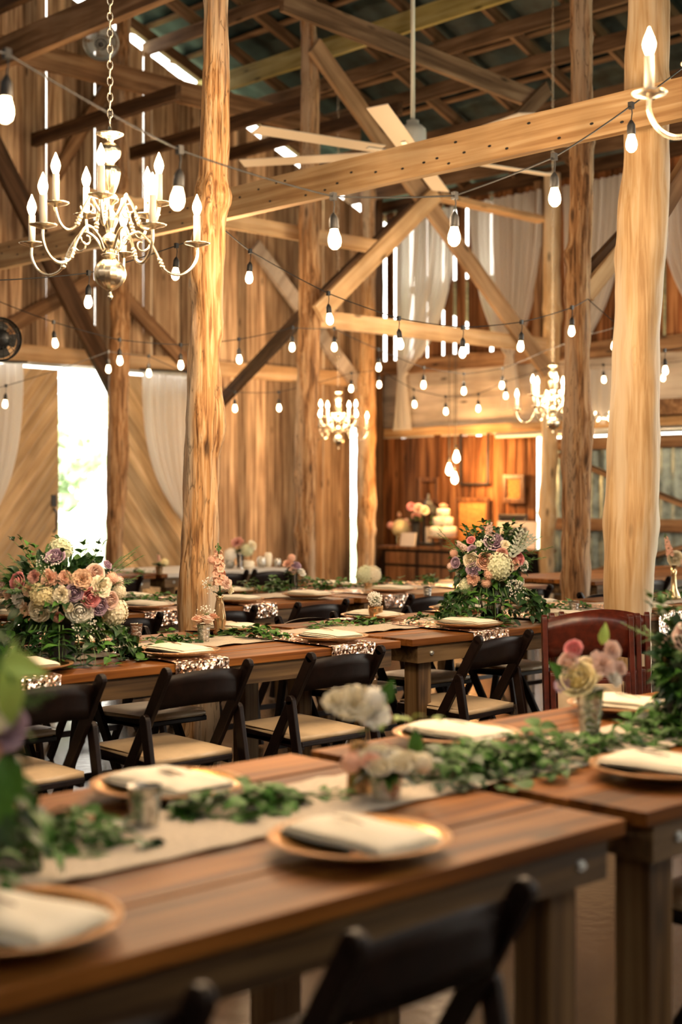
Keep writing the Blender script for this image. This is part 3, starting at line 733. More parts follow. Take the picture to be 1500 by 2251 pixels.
def cross_runner(u, v0, v1, label, hang=.15, hw=.13):
    pts = []
    for t in range(8): pts.append((0, v0 - .006 - .004 * math.sin(t * .8), TZ - hang * (1 - t / 7) - .006 if t < 7 else TZ + .004))
    pts[-1] = (0, v0 - .004, TZ + .003)
    n = 14
    for i in range(1, n): pts.append((0, v0 + (v1 - v0) * i / n, TZ + .008))
    pts.append((0, v1 + .004, TZ + .003)); 
    for t in range(1, 6): pts.append((0, v1 + .006, TZ - hang * t / 5))
    o = strip([(u + p[0], p[1], p[2]) for p in pts], hw, 'sequin_runner', M['sequin'], .001, None, .002, u)
    return tag(o, label, 'table runner', 'rose gold sequin strips across the tables')
for u, lb in ((2.67, 'at the left edge below the big bouquet'), (3.44, 'under the gold plate, right of the first chair'), (4.26, 'left of the middle-row table gap'), (5.17, 'below the right bouquet'), (5.91, 'left of the thickest trunk'), (6.70, 'at the right edge past the thickest trunk')):
    cross_runner(u, 4.33, 5.33, 'rose gold sequin strip, middle row, ' + lb)
for u, lb in ((3.95, 'behind the big bouquet'), (4.75, 'behind the bud vase'), (5.45, 'above the third-row chair right of the crooked trunk'), (6.62, 'left of the right bouquet'), (7.5, 'behind the right bouquet')):
    cross_runner(u, 6.32, 7.30, 'rose gold sequin strip, third row, ' + lb, hang=.07)

# ================================================================== PLACE SETTINGS
plate_me = None
def make_charger():
    mb = MB(); mb.lathe([(0, .008), (.105, .008), (.122, .012), (.152, .019)], seg=40); a = mb.mesh('charger_well', M['gold'], True)
    mb = MB(); mb.lathe([(.150, .0195), (.158, .023), (.166, .022), (.166, .019), (.13, .008), (.10, 0), (0, 0)], seg=60, flute=.012, nf=60); b = mb.mesh('charger_rim', M['copper'], True)
    return a, b
ch_a, ch_b = make_charger()
def napkin_mesh(seed, L_=.275, W_=.165, puff=.018):
    rr = random.Random(seed); mb = MB()
    for lay in range(3):
        zz = .006 * lay; dx, dy = rr.uniform(-.004, .004), rr.uniform(-.006, .006)
        def f(u, v, s):
            x = (u - .5) * W_ * (1 - .05 * lay) + dx; y = (v - .5) * L_ * (1 - .04 * lay) + dy
            e = (1 - abs(2 * u - 1) ** 4) * (1 - abs(2 * v - 1) ** 6)
            w = .006 * mnoise.noise(Vector((x * 18 + seed, y * 12, lay)))
            sag = -.35 * max(0, abs(y) - .10) * .25
            return (x, y, zz + (e * (puff * .5 + w * 1.2) + .003 if s else -e * .001) + sag + .004 * mnoise.noise(Vector((y * 7, seed, 2))))
        mb.grid(lambda u, v: f(u, v, 1), 10, 14); mb.grid(lambda u, v: f(u, v, 0), 10, 14)
    return mb.mesh('napkin_cloth', M['napkin'], True)
nap_me = [napkin_mesh(i) for i in range(4)]
mb = MB(); mb.tube([(-.03, -.02, 0), (0, 0, .006), (.035, .015, .004)], .0015, 5)
for k in range(5): mb.add([Vector(p) for p in ((-.02 + k * .012, -.012 + k * .006, .004), (-.018 + k * .012, .004 + k * .006, .009), (-.008 + k * .012, .008 + k * .006, .006), (-.010 + k * .012, -.006 + k * .006, .004))], [(0, 1, 2, 3)])
sprig_me = mb.mesh('sprig', M['post_dk'])
def setting(p, side, where, nap_ang=0, sprig=True, i=0):
    p = Vector(p)
    e = empty('charger_plate', (p.x, p.y, TZ + .011), R.uniform(0, 1), 'gold charger plate, ' + where, 'plate', 'gold charger plates')
    inst('well', ch_a, e); inst('rim', ch_b, e)
    n = inst('napkin', nap_me[i % 4], None, (p.x, p.y, TZ + .028), rot=(math.radians(0), 0, nap_ang + R.uniform(-.12, .12)))
    tag(n, 'cream napkin on plate, ' + where, 'napkin', 'folded cream napkins')
    if sprig: inst('twig', sprig_me, n, (0, -.02 * side, .024), rot=(0, 0, 1))
    return e
i = 0
for x, V, wh in ((790, 1.81, 'closest in the foreground, near the centre'), (15, 1.81, 'cut by the left edge in the foreground'), (1458, 1.81, 'at the right edge of the nearest row'),
                 ):
    setting(onV(x, V), -1, wh, R.uniform(-.1, .1) + (.25 if x < 100 else .1), i=i); i += 1
for x, V, wh in ((370, 2.43, 'far side of the nearest row, left, by the small cup'), (1005, 2.43, 'far side of the nearest row, behind the garland'), (1372, 2.43, 'far side of the nearest row, behind the tall silver cup')):
    setting(onV(x, V), 1, wh, R.uniform(-.15, .15), i=i); i += 1
for x, V, wh in ((393, 4.50, 'middle row above the second chair'), (728, 4.50, 'middle row above the chair left of the table gap'), (1030, 4.50, 'middle row just before the right bouquet'), (1228, 4.50, 'middle row left of the thickest trunk'), (1412, 4.50, 'middle row right of the thickest trunk'), (60, 4.50, 'middle row half hidden by the foreground leaves at the left')):
    setting(onV(x, V), -1, wh, R.uniform(-.2, .1), i=i); i += 1
for x, V, wh in ((165, 5.14, 'far side of the middle row under the left bouquet'), (500, 5.14, 'far side of the middle row behind the bud vase'), (820, 5.14, 'far side of the middle row beside the gold baby\'s breath cup'), (1010, 5.14, 'far side of the middle row left of the right bouquet'), (1170, 5.14, 'far side of the middle row right of the right bouquet')):
    setting(onV(x, V), 1, wh, R.uniform(-.15, .15), i=i); i += 1
for u, wh in ((3.95, 'third row behind the left bouquet'), (4.75, 'third row behind the bud vase'), (5.42, 'third row right of the bud vase'), (6.0, 'third row near its table gap'), (6.75, 'third row left of the right bouquet')):
    setting((u, 6.50, 0), -1, wh, R.uniform(-.2, .2), sprig=False, i=i); i += 1
for u, wh in ((4.3, 'far side of the third row, left'), (5.1, 'far side of the third row behind the crooked trunk'), (5.9, 'far side of the third row, centre'), (6.8, 'far side of the third row near the right bouquet')):
    setting((u, 7.12, 0), 1, wh, R.uniform(-.2, .2), sprig=False, i=i); i += 1

# ================================================================== FLOWERS
def petal_patch(mb, a, hw, prof, r, curl=.15, mi=0, n=4, seed=0):
    """curved petal round angle a; prof: list of (rho, z)"""
    k = len(prof) - 1
    def f(u, v):
        t = v * k; i = min(int(t), k - 1); q = t - i; rho = prof[i][0] + (prof[i + 1][0] - prof[i][0]) * q; z = prof[i][1] + (prof[i + 1][1] - prof[i][1]) * q
        w = hw * math.sin(PI * (.18 + .64 * v)) ; s = (u - .5) * 2; an = a + s * w
        zz = z - abs(s) ** 2 * .10 * v + .05 * math.sin(s * 5 + seed) * v
        return ((rho + .04 * math.sin(s * 4 + seed * 2) * v) * math.cos(an) * r, (rho + .04 * math.sin(s * 4 + seed * 2) * v) * math.sin(an) * r, zz * r)
    mb.grid(f, n, 4, mi)
def rose_mb(seed, open_=1.0):
    rr = random.Random(seed); mb = MB()
    rings = [(5, 1.0, [(.12, -.75), (.70, -.35), (.98, .05), (1.10, .18), (1.16, .12)]), (5, .85, [(.10, -.7), (.60, -.3), (.80, .15), (.86, .38), (.92, .40)]),
             (4, .95, [(.08, -.6), (.46, -.2), (.60, .25), (.62, .50), (.64, .55)]), (4, 1.0, [(.05, -.5), (.32, -.1), (.42, .35), (.40, .58), (.38, .64)]), (3, 1.2, [(.04, -.4), (.18, 0), (.24, .40), (.22, .60), (.18, .66)])]
    for ri, (n, hw, pr) in enumerate(rings):
        a0 = rr.uniform(0, 6)
        for i in range(n): petal_patch(mb, a0 + i * 2 * PI / n, hw, [(p * (1 if ri else open_), z) for p, z in pr], 1, seed=rr.uniform(0, 6))
    mb.ball((0, 0, .3), .16, 8, sc=(1, 1, 2))
    return mb
def ruffle_mb(seed):
    rr = random.Random(seed); mb = MB()
    for i in range(34):
        t = i / 34; a = i * 2.4; th = (1 - t) * 1.25; l = .95 + rr.uniform(-.1, .1)
        pr = [(.05, -.1), (math.sin(th) * l * .55 + .03, math.cos(th) * l * .45), (math.sin(th) * l * .95 + .05, math.cos(th) * l * .70), (math.sin(th) * l * 1.0 + .08, math.cos(th) * l * .80 + rr.uniform(-.06, .06))]
        petal_patch(mb, a, .45 + rr.uniform(0, .15), pr, 1, seed=rr.uniform(0, 6), n=4)
    return mb
def floret_ball(seed, n=85, r=1.0, fs=.20, full=.75):
    rr = random.Random(seed); mb = MB()
    for i in range(n):
        t = (i + .5) / n; ph = math.acos(1 - 2 * t * full); a = i * 2.39996
        d = Vector((math.sin(ph) * math.cos(a), math.sin(ph) * math.sin(a), math.cos(ph))); rr_ = r * rr.uniform(.86, 1.02)
        x = d.orthogonal().normalized(); y = d.cross(x); c = d * rr_; ro = rr.uniform(0, 2)
        for k in range(4):
            q = ro + k * PI / 2; e = x * math.cos(q) + y * math.sin(q); g = x * -math.sin(q) + y * math.cos(q)
            mb.add([c, c + e * fs * .55 + g * fs * .42 + d * .02, c + e * fs * 1.05 + d * .05, c + e * fs * .55 - g * fs * .42 + d * .02], [(0, 1, 2, 3)])
    mb.ball((0, 0, 0), r * .82, 14)
    return mb
def stock_mb(seed, L_=6.0):
    rr = random.Random(seed); mb = MB(); mb.tube([(0, 0, -2), (.1, 0, L_ * .5), (0, .1, L_ + .3)], .12, 5, 1)
    n = 26
    for i in range(n):
        t = i / n; z = L_ * t; a = i * 2.4; s = .95 * (1 - t) ** .55 * .62 + .17
        c = Vector((math.cos(a) * s * .9, math.sin(a) * s * .9, z)); d = Vector((math.cos(a), math.sin(a), .5)).normalized(); x = d.orthogonal().normalized(); y = d.cross(x)
        green = t > .85
        for k in range(5):
            q = k * 2 * PI / 5 + rr.uniform(-.2, .2); e = x * math.cos(q) + y * math.sin(q); g = x * -math.sin(q) + y * math.cos(q); l = s * 1.15
            mb.add([c, c + e * l * .6 + g * l * .45 + d * .15, c + e * l + d * rr.uniform(0, .3), c + e * l * .6 - g * l * .45 + d * .15], [(0, 1, 2, 3)], 1 if green else 0)
        mb.ball(tuple(c + d * .12), s * .4, 6, 1 if green else 0)
    return mb
FM = {}
def fmesh(kind, col):
    k = (kind, col)
    if k not in FM:
        s = hash_(kind + col)
        if kind == 'rose': FM[k] = rose_mb(s).mesh('rose', M['p_' + col], True)
        elif kind == 'carn': FM[k] = ruffle_mb(s).mesh('carnation', M['p_' + col], True)
        elif kind == 'hyd': FM[k] = floret_ball(s).mesh('hydrangea', M['p_' + col])
        elif kind == 'stock': FM[k] = stock_mb(s).mesh('stock', [M['p_' + col], M['stem']])
        elif kind == 'puff': FM[k] = floret_ball(s, 60, 1, .16, .6).mesh('cluster', M['p_' + col])
    return FM[k]
def hash_(s): return sum(ord(c) * (i + 3) for i, c in enumerate(s)) % 997
FN = {'rose': 'rose', 'carn': 'carnation', 'hyd': 'hydrangea', 'stock': 'stock_flower', 'puff': 'flower_cluster'}
CN = {'p': 'pink'}
def flower(kind, col, parent, p, d, r, spin=None):
    d = Vector(d).normalized(); q = d.to_track_quat('Z', 'Y')
    q = q @ Vector((0, 0, 1)).rotation_difference(Vector((0, 0, 1)))
    from mathutils import Quaternion
    q = q @ Quaternion((0, 0, 1), R.uniform(0, 6.28) if spin is None else spin)
    o = inst(FN[kind], fmesh(kind, col), parent, p, quat=q, scale=r)
    o['label'] = {'pink': 'pink', 'dusty': 'dusty pink', 'peach': 'peach', 'tan': 'tan peach', 'cream': 'cream', 'white': 'white', 'lilac': 'lilac', 'blush': 'blush', 'greenw': 'green white', 'yellow': 'pale yellow'}[col] + ' ' + FN[kind].replace('_', ' ')
    return o
def leaf(mb, p, d, n_, l, w, mi=0, cup=.12):
    """pointed oval leaf from p along d"""
    d = Vector(d).normalized(); n_ = Vector(n_); s = d.cross(n_)
    if s.length < 1e-4: s = d.orthogonal()
    s.normalize(); n_ = s.cross(d).normalized(); p = Vector(p); o = len(mb.v); K = 5
    prof = [0, .75, 1.0, .82, .45, 0]
    for i in range(K + 1):
        t = i / K; c = p + d * l * t + n_ * (l * .10 * math.sin(PI * t) - l * .10 * t * t)
        hw = w / 2 * prof[i]
        if i in (0, K): mb.v.append(tuple(c))
        else: mb.v += [tuple(c - s * hw + n_ * w * cup), tuple(c), tuple(c + s * hw + n_ * w * cup)]
    r = [[o]] + [[o + 1 + 3 * i, o + 2 + 3 * i, o + 3 + 3 * i] for i in range(K - 1)] + [[o + 1 + 3 * (K - 1)]]
    mb.f += [(o, r[1][0], r[1][1]), (o, r[1][1], r[1][2])]
    for i in range(1, K - 1):
        mb.f += [(r[i][0], r[i + 1][0], r[i + 1][1], r[i][1]), (r[i][1], r[i + 1][1], r[i + 1][2], r[i][2])]
    mb.f += [(r[K - 1][0], r[K][0], r[K - 1][1]), (r[K - 1][1], r[K][0], r[K - 1][2])]
    mb.mi += [mi] * (4 + 2 * (K - 2))
def sprig(mb, p, d, L_, n, l, w, rr, mi=0, droop=.5, smi=3):
    """stem with pairs of leaves"""
    d = Vector(d).normalized(); pts = [Vector(p)]; c = Vector(p); dd = d.copy()
    for i in range(n):
        dd = (dd + Vector((rr.uniform(-.15, .15), rr.uniform(-.15, .15), -droop / n + rr.uniform(-.08, .08)))).normalized(); c = c + dd * L_ / n; pts.append(c.copy())
    mb.tube(pts, [.0022 * (1 - .6 * i / n) for i in range(n + 1)], 4, smi, False)
    for i in range(1, n + 1):
        t = (pts[i] - pts[i - 1]).normalized(); s = t.cross(Vector((0, 0, 1)))
        if s.length < .1: s = t.orthogonal()
        s.normalize()
        for sg in (-1, 1):
            if rr.random() < .12: continue
            ld = (s * sg + t * rr.uniform(.2, .9) + Vector((0, 0, rr.uniform(-.3, .35)))).normalized()
            k = l * rr.uniform(.7, 1.2) * (1 - .3 * i / n)
            leaf(mb, pts[i], ld, (rr.uniform(-.4, .4), rr.uniform(-.4, .4), 1), k, w / l * k * rr.uniform(.85, 1.1), mi)
    leaf(mb, pts[-1], pts[-1] - pts[-2], (0, 0, 1), l * .7, w * .6, mi)
LM = [M['leaf'], M['leaf2'], M['leaf3'], M['stem'], M['dusty']]
def feather(mb, p, d, L_, rr, mi=3, n=14):
    d = Vector(d).normalized(); pts = [Vector(p)]; c = Vector(p); dd = d.copy()
    for i in range(n):
        dd = (dd + Vector((rr.uniform(-.1, .1), rr.uniform(-.1, .1), rr.uniform(-.05, .05)))).normalized(); c = c + dd * L_ / n; pts.append(c.copy())
        for sg in range(3):
            e = (dd + Vector((rr.uniform(-1, 1), rr.uniform(-1, 1), rr.uniform(-1, 1))) * .9).normalized()
            l = L_ * .28 * (1 - i / n) + .01; q = e.orthogonal().normalized() * .0012
            mb.add([c - q, c + q, c + e * l], [(0, 1, 2)], mi)
    mb.tube(pts, .0012, 3, mi, False)
def breath(mb, c, r, n, rr, mi=0):
    for i in range(n):
        d = Vector((rr.gauss(0, 1), rr.gauss(0, 1), rr.gauss(0, 1) + .3)).normalized(); p = Vector(c) + d * r * rr.uniform(.6, 1)
        mb.ball(tuple(p), rr.uniform(.0025, .0042), 5, mi)
        q = d.orthogonal().normalized() * .0006; mb.add([Vector(c) - q, Vector(c) + q, p], [(0, 1, 2)], 1)

def bouquet(cx, cy, d, base, flowers, Rx, Rz, label, name, leaves, vase, seed):
    """flowers: (x, y, radius px, kind, colour). The ball of blooms is an ellipsoid about its centre."""
    rr = random.Random(seed); c = at(cx, cy, d); e = empty(name, (base.x, base.y, TZ + .005), 0, label, 'flower arrangement', 'large bouquets on the tables')
    off = Vector(e.location)
    for x, y, rp, kind, col in flowers:
        p0 = at(x, y, d); rel = p0 - c; lx = rel.dot(RT) / Rx; lz = rel.z / Rz; q = 1 - lx * lx - lz * lz
        dep = math.sqrt(max(q, 0)) * Rx * .85
        s = (d - dep) / d; r = rp * 1.28 / FX * (d - dep); p = at(x, y, d - dep)
        nd = (RT * lx / 1 + Vector((0, 0, lz)) - FW * (.35 + math.sqrt(max(q, 0))))
        flower(kind, col, e, p - off - nd.normalized() * r * .25, nd, r * (.9 if kind != 'stock' else 1))
    # blooms all round the far side
    kinds = [f[3:5] for f in flowers if f[3] != 'stock']
    for i in range(12):
        a = rr.uniform(-.3, PI + .3); h = rr.uniform(-.6, .6); n_ = (RT * math.cos(a) + FW * math.sin(a)) * math.sqrt(1 - h * h) + Vector((0, 0, h))
        k, cl = rr.choice(kinds); p = c + (RT * math.cos(a) + FW * math.sin(a)) * Rx * .8 * math.sqrt(1 - h * h) + Vector((0, 0, h * Rz * .8))
        if (p - c).dot(FW) > .02: flower(k, cl, e, p - off, n_, .036)
    mb = MB()
    for i in range(leaves[0]):      # filler leaves inside the ball
        dr = Vector((rr.gauss(0, 1), rr.gauss(0, 1), rr.gauss(0, 1))).normalized(); p = c - off + Vector((dr.x * Rx, dr.y * Rx, dr.z * Rz)) * rr.uniform(.55, .85)
        leaf(mb, p, dr + Vector((rr.uniform(-.5, .5), rr.uniform(-.5, .5), rr.uniform(-.5, .5))), (rr.uniform(-1, 1), rr.uniform(-1, 1), 1), rr.uniform(.04, .065), rr.uniform(.025, .04), rr.choice([1, 1, 0]))
    for i in range(leaves[1]):      # skirt drooping on to the table
        a = rr.uniform(0, 2 * PI); dr = Vector((math.cos(a), math.sin(a), -.35 + rr.uniform(-.3, .2)))
        p = c - off + Vector((dr.x * Rx * .75, dr.y * Rx * .75, -Rz * .65))
        sprig(mb, p, dr, rr.uniform(.14, .24), 4, .072, .046, rr, rr.choice([0, 1, 1]), droop=1.6)
    for i in range(leaves[2]):      # crown of upright sprigs
        a = rr.uniform(0, 2 * PI); dr = Vector((math.cos(a) * .5, math.sin(a) * .5, 1)); p = c - off + Vector((dr.x * Rx * .8, dr.y * Rx * .8, Rz * .55))
        sprig(mb, p, dr, rr.uniform(.08, .15), 3, .045, .03, rr, rr.choice([0, 1]), droop=.4)
    for i in range(leaves[3]):
        a = rr.uniform(0, 2 * PI); dr = Vector((math.cos(a), math.sin(a), rr.uniform(.1, .8))); p = c - off + Vector((dr.x * Rx * .8, dr.y * Rx * .8, dr.z * Rz * .6))
        feather(mb, p, dr, rr.uniform(.10, .17), rr)
    mb.ball(tuple(c - off + Vector((0, 0, -Rz * .1))), 1, 16, 1, sc=(Rx * .62, Rx * .62, Rz * .66))
    mb.v = [(x, y, max(z, .001 + .006 * rr.random())) for x, y, z in mb.v]
    f = mb.build('foliage', LM, e, False)
    mb = MB(); breath(mb, c - off + RT * Rx * .5 - FW * Rx * .7 + Vector((0, 0, -Rz * .65)), .05, 70, rr); mb.build('babys_breath', [M['p_white'], M['stem']], e); mb = MB(); breath(mb, c - off - RT * Rx * .1 - FW * Rx * .6 + Vector((0, 0, Rz * .65)), .05, 60, rr)
    mb.build('babys_breath', [M['p_white'], M['stem']], e)
    vase(e, c - off); return e, f
def silver_vase(e, top):
    mb = MB(); h = max(top.z - .08, .1); mb.lathe([(0, .0), (.05, .0), (.052, .01), (.045, .03), (.06, h * .6), (.07, h), (.064, h), (.055, h * .6), (.04, .035), (0, .03)], seg=28); mb.build('vase', M['iron'], e, True)
def glass_vase(e, top):
    mb = MB(); h = max(top.z - .06, .1); mb.lathe([(0, .002), (.052, .002), (.054, .01), (.05, h * .5), (.058, h), (.054, h), (.046, h * .5), (.048, .014), (0, .014)], seg=28); mb.build('vase', M['glass'], e, True)
    mb = MB()
    for k in range(14): a = k * 2.4; mb.tube([(.03 * math.cos(a), .03 * math.sin(a), .016), (.02 * math.cos(a + 2), .02 * math.sin(a + 2), h)], .003, 5)
    mb.build('stems', M['stem'], e)
Lf = [(35, 1279, 18, 'rose', 'pink'), (75, 1268, 15, 'carn', 'dusty'), (108, 1272, 19, 'carn', 'peach'), (142, 1270, 16, 'carn', 'peach'), (180, 1274, 22, 'carn', 'tan'), (211, 1258, 17, 'rose', 'blush'),
      (120, 1221, 18, 'rose', 'lilac'), (132, 1202, 25, 'hyd', 'greenw'), (222, 1290, 24, 'carn', 'cream'), (163, 1303, 16, 'rose', 'lilac'), (136, 1308, 19, 'carn', 'cream'), (200, 1314, 18, 'rose', 'pink'),
      (219, 1335, 17, 'rose', 'lilac'), (243, 1322, 17, 'rose', 'blush'), (256, 1348, 28, 'hyd', 'cream'), (175, 1342, 25, 'rose', 'white'), (88, 1308, 25, 'hyd', 'yellow'), (112, 1332, 17, 'carn', 'cream'),
      (83, 1345, 21, 'rose', 'cream'), (40, 1320, 17, 'carn', 'white'), (16, 1305, 13, 'carn', 'tan'), (62, 1297, 14, 'carn', 'tan'), (54, 1338, 14, 'carn', 'tan'), (126, 1355, 14, 'carn', 'dusty'),
      (247, 1270, 13, 'puff', 'peach'), (262, 1278, 12, 'puff', 'blush'), (265, 1300, 14, 'hyd', 'cream'), (5, 1290, 14, 'carn', 'blush'), (20, 1335, 12, 'carn', 'cream'), (150, 1335, 12, 'carn', 'cream'), (238, 1240, 9, 'rose', 'lilac')]
cb = at(135, 1300, 5.55)
bq, fo = bouquet(135, 1303, 5.55, Vector((cb.x, cb.y, 0)), Lf, .245, .17, 'large low bouquet of cream, blush and lilac roses at the left of the middle row', 'bouquet', (460, 62, 9, 26), silver_vase, 4)
Rf = [(1087, 1188, 18, 'rose', 'lilac'), (1075, 1178, 7, 'stock', 'blush'), (1035, 1231, 14, 'rose', 'cream'), (1067, 1233, 15, 'rose', 'peach'), (1100, 1246, 28, 'hyd', 'greenw'), (1040, 1252, 13, 'rose', 'lilac'),
      (1040, 1273, 14, 'carn', 'peach'), (1078, 1262, 13, 'puff', 'peach'), (1130, 1238, 13, 'rose', 'peach'), (1143, 1229, 12, 'rose', 'pink'), (1153, 1243, 12, 'carn', 'white'), (1105, 1219, 12, 'rose', 'dusty'),
      (1000, 1237, 10, 'rose', 'lilac'), (997, 1216, 9, 'puff', 'peach'), (1020, 1205, 6, 'stock', 'blush'), (1038, 1208, 9, 'rose', 'lilac'), (1035, 1186, 8, 'rose', 'pink'), (1063, 1162, 9, 'carn', 'dusty'),
      (1143, 1285, 12, 'rose', 'white'), (1024, 1290, 15, 'hyd', 'greenw'), (990, 1245, 8, 'puff', 'blush'), (1070, 1282, 11, 'puff', 'peach'), (1112, 1198, 12, 'carn', 'cream'), (1052, 1196, 7, 'carn', 'greenw')]
cb = at(1080, 1250, 7.15)
bq2, fo2 = bouquet(1078, 1240, 7.15, Vector((cb.x, cb.y, 0)), Rf, .215, .17, 'tall garden bouquet with white hydrangea and peach roses right of centre', 'bouquet', (380, 46, 30, 14), glass_vase, 8)
mb = MB(); rr = random.Random(3)
for k in range(5):
    d = Vector((0, 0, 1)) + RT * (.3 + .25 * k) ; p = at(1125, 1225, 6.98)
    for t in range(7):
        q = p + d.normalized() * .022 * t
        for s in (-1, 1): leaf(mb, q, d.normalized() + RT * s * .9, -FW, .03, .009, 0)
mb.v = [tuple(Vector(v) - Vector(bq2.location)) for v in mb.v]; mb.build('dusty_miller', M['dusty'], bq2)

# foreground bouquet cut by the left edge
Ff = [(12, 1600, 46, 'rose', 'lilac'), (-60, 1560, 60, 'rose', 'cream'), (-110, 1640, 60, 'rose', 'blush'), (-40, 1660, 40, 'carn', 'dusty'), (-90, 1480, 50, 'hyd', 'greenw')]
cb = at(-95, 1600, 2.30)
bq3, fo3 = bouquet(-125, 1600, 2.30, Vector((cb.x, cb.y, 0)), Ff, .12, .14, 'blurred foreground bouquet cut by the left edge, green leaves and one lilac rose', 'bouquet', (160, 22, 6, 4), silver_vase, 14)
mb = MB(); rr = random.Random(5)
def world_leaf(x0, y0, x1, y1, d, w, mi): p, q = at(x0, y0, d), at(x1, y1, d); leaf(mb, p, q - p, -FW + Vector((0, 0, .3)), (q - p).length, w, mi)
world_leaf(25, 1600, 30, 1400, 2.15, .045, 2); world_leaf(0, 1450, 108, 1482, 2.1, .040, 2); world_leaf(0, 1660, 50, 1760, 2.15, .05, 0); world_leaf(-10, 1690, 20, 1850, 2.15, .05, 0)
world_leaf(-10, 1420, 10, 1560, 2.15, .05, 0); world_leaf(-20, 1780, 40, 1870, 2.15, .045, 1)
mb.v = [tuple(Vector(v) - Vector(bq3.location)) for v in mb.v]; mb.build('foliage', LM, bq3)
# big green plant at the right edge of the nearest row
cb = onz(1515, 1610, TZ); 
bq4, fo4 = bouquet(1520, 1470, cb.dot(FW), Vector((cb.x, cb.y, 0)), [(1520, 1400, 30, 'rose', 'blush'), (1560, 1460, 34, 'hyd', 'greenw'), (1550, 1370, 26, 'rose', 'peach')], .10, .14,
                   'blurred dark green arrangement cut by the right edge in the nearest row', 'bouquet', (260, 30, 16, 8), silver_vase, 19)

# small vases
def cup(p, r, h, m, name, label, group=None, flare=1.25, name2='cup'):
    e = empty(name, p, 0, label, 'vase', group)
    mb = MB(); r0 = r / flare
    prof = [(0, 0), (r0, 0), (r0 * 1.02, .004)] + [(r0 + (r - r0) * t / 5, .004 + (h - .004) * t / 5) for t in range(1, 6)] + [(r * 1.04, h), (r * .93, h), (r0 * .9, .01), (0, .01)]
    mb.lathe(prof, seg=28); mb.build(name2, m, e, True); return e
def P(x, y, z=TZ + .006): p = onz(x, y, z); return Vector((p.x, p.y, z))
# silver cup with peach roses beside the bud vase
p = P(448, 1410); e = cup(p, .030, .075, M['silver'], 'bud_vase', 'small mercury silver cup with peach roses, left of the tall bud vase')
for dx, dy, dz, k, c_ in ((-.022, -.01, .098, 'rose', 'peach'), (.018, -.02, .098, 'rose', 'blush'), (.0, .02, .10, 'rose', 'peach'), (.04, .01, .10, 'carn', 'peach')): flower(k, c_, e, Vector((0, 0, dz)) + RT * dx + FW * dy, (dx * 8, dy * 8, 1), .027)
mb = MB(); breath(mb, (0.01, 0, .115), .045, 60, R); mb.build('babys_breath', [M['p_white'], M['stem']], e)
# tall bud vase
p = P(483, 1395); e = empty('bud_vase', p, 0, 'tall slim bronze glass bud vase with a peach stock spike, beside the crooked trunk', 'vase')
mb = MB(); mb.lathe([(0, 0), (.028, 0), (.030, .01), (.025, .035), (.031, .06), (.029, .09), (.020, .14), (.015, .165), (.020, .178), (.017, .178), (.012, .165), (0, .16)], seg=24); mb.build('vase', M['goldglass'], e, True)
flower('stock', 'peach', e, Vector((0, 0, .23)), (-.05, 0, 1), .030); flower('carn', 'blush', e, RT * .03 - FW * .02 + Vector((0, 0, .235)), RT - FW, .03); flower('carn', 'cream', e, RT * .045 + Vector((0, 0, .205)), RT - FW * .5, .024)
flower('puff', 'peach', e, RT * -.035 + Vector((0, 0, .34)), -FW, .022)
mb = MB(); breath(mb, RT * -.045 + Vector((0, 0, .225)), .042, 60, R); mb.build('babys_breath', [M['p_white'], M['stem']], e)
mb = MB()
for k in range(6): leaf(mb, (0, 0, .17), (math.cos(k), math.sin(k), .8), (0, 0, 1), .05, .02, 1)
mb.build('foliage', LM, e)
# gold cup of baby's breath
p = P(826, 1364); e = cup(p, .040, .075, M['goldglass'], 'votive_cup', 'gold mercury cup full of baby\'s breath near the centre of the middle row')
mb = MB()
for q in range(5): breath(mb, (R.uniform(-.02, .02), R.uniform(-.02, .02), .095 + R.uniform(0, .02)), .035, 70, R)
mb.build('babys_breath', [M['p_white'], M['stem']], e)
# brass vase at right
p = P(1482, 1318); e = empty('bud_vase', p, 0, 'tall brass trumpet vase with peach stock at the right edge behind the thickest trunk', 'vase')
mb = MB(); mb.lathe([(0, 0), (.045, 0), (.040, .02), (.018, .07), (.014, .15), (.022, .21), (.018, .21), (.010, .15), (0, .15)], seg=24); mb.build('vase', M['brass'], e, True)
flower('stock', 'peach', e, RT * -.02 + Vector((0, 0, .27)), RT * -.25 + Vector((0, 0, 1)), .022); flower('rose', 'cream', e, RT * .01 + Vector((0, 0, .25)), -FW, .045); flower('rose', 'blush', e, RT * .06 + Vector((0, 0, .23)), RT, .035)
# tall silver cup, nearest row
p = P(1297, 1632); e = cup(p, .036, .135, M['silver'], 'bud_vase', 'tall tapered silver cup of cream and pink roses in the nearest row, right', flare=1.5)
for dx, dy, dz, k, c_, r in ((-.035, -.02, .165, 'rose', 'yellow', .045), (-.055, .0, .205, 'rose', 'blush', .026), (.03, -.01, .20, 'carn', 'blush', .038), (.055, .01, .235, 'carn', 'blush', .03), (-.07, -.01, .150, 'carn', 'lilac', .024), (.055, -.02, .165, 'carn', 'white', .026), (0, .03, .18, 'rose', 'cream', .035), (.075, 0, .19, 'carn', 'blush', .022), (-.04, .01, .24, 'rose', 'pink', .022)):
    flower(k, c_, e, Vector((0, 0, dz)) + RT * dx + FW * dy, RT * dx * 9 - FW * .7 + Vector((0, 0, .5)), r)
mb = MB(); 
leaf(mb, RT * -.03 + Vector((0, 0, .14)), RT * -1 + Vector((0, 0, .9)), -FW, .10, .05, 0); leaf(mb, RT * .03 + Vector((0, 0, .25)), RT * .2 + Vector((0, 0, 1)), -FW, .06, .03, 2)
for k in range(8): leaf(mb, (0, 0, .12), (math.cos(k), math.sin(k), .4), (0, 0, 1), .06, .03, 1)
mb.build('foliage', LM, e)
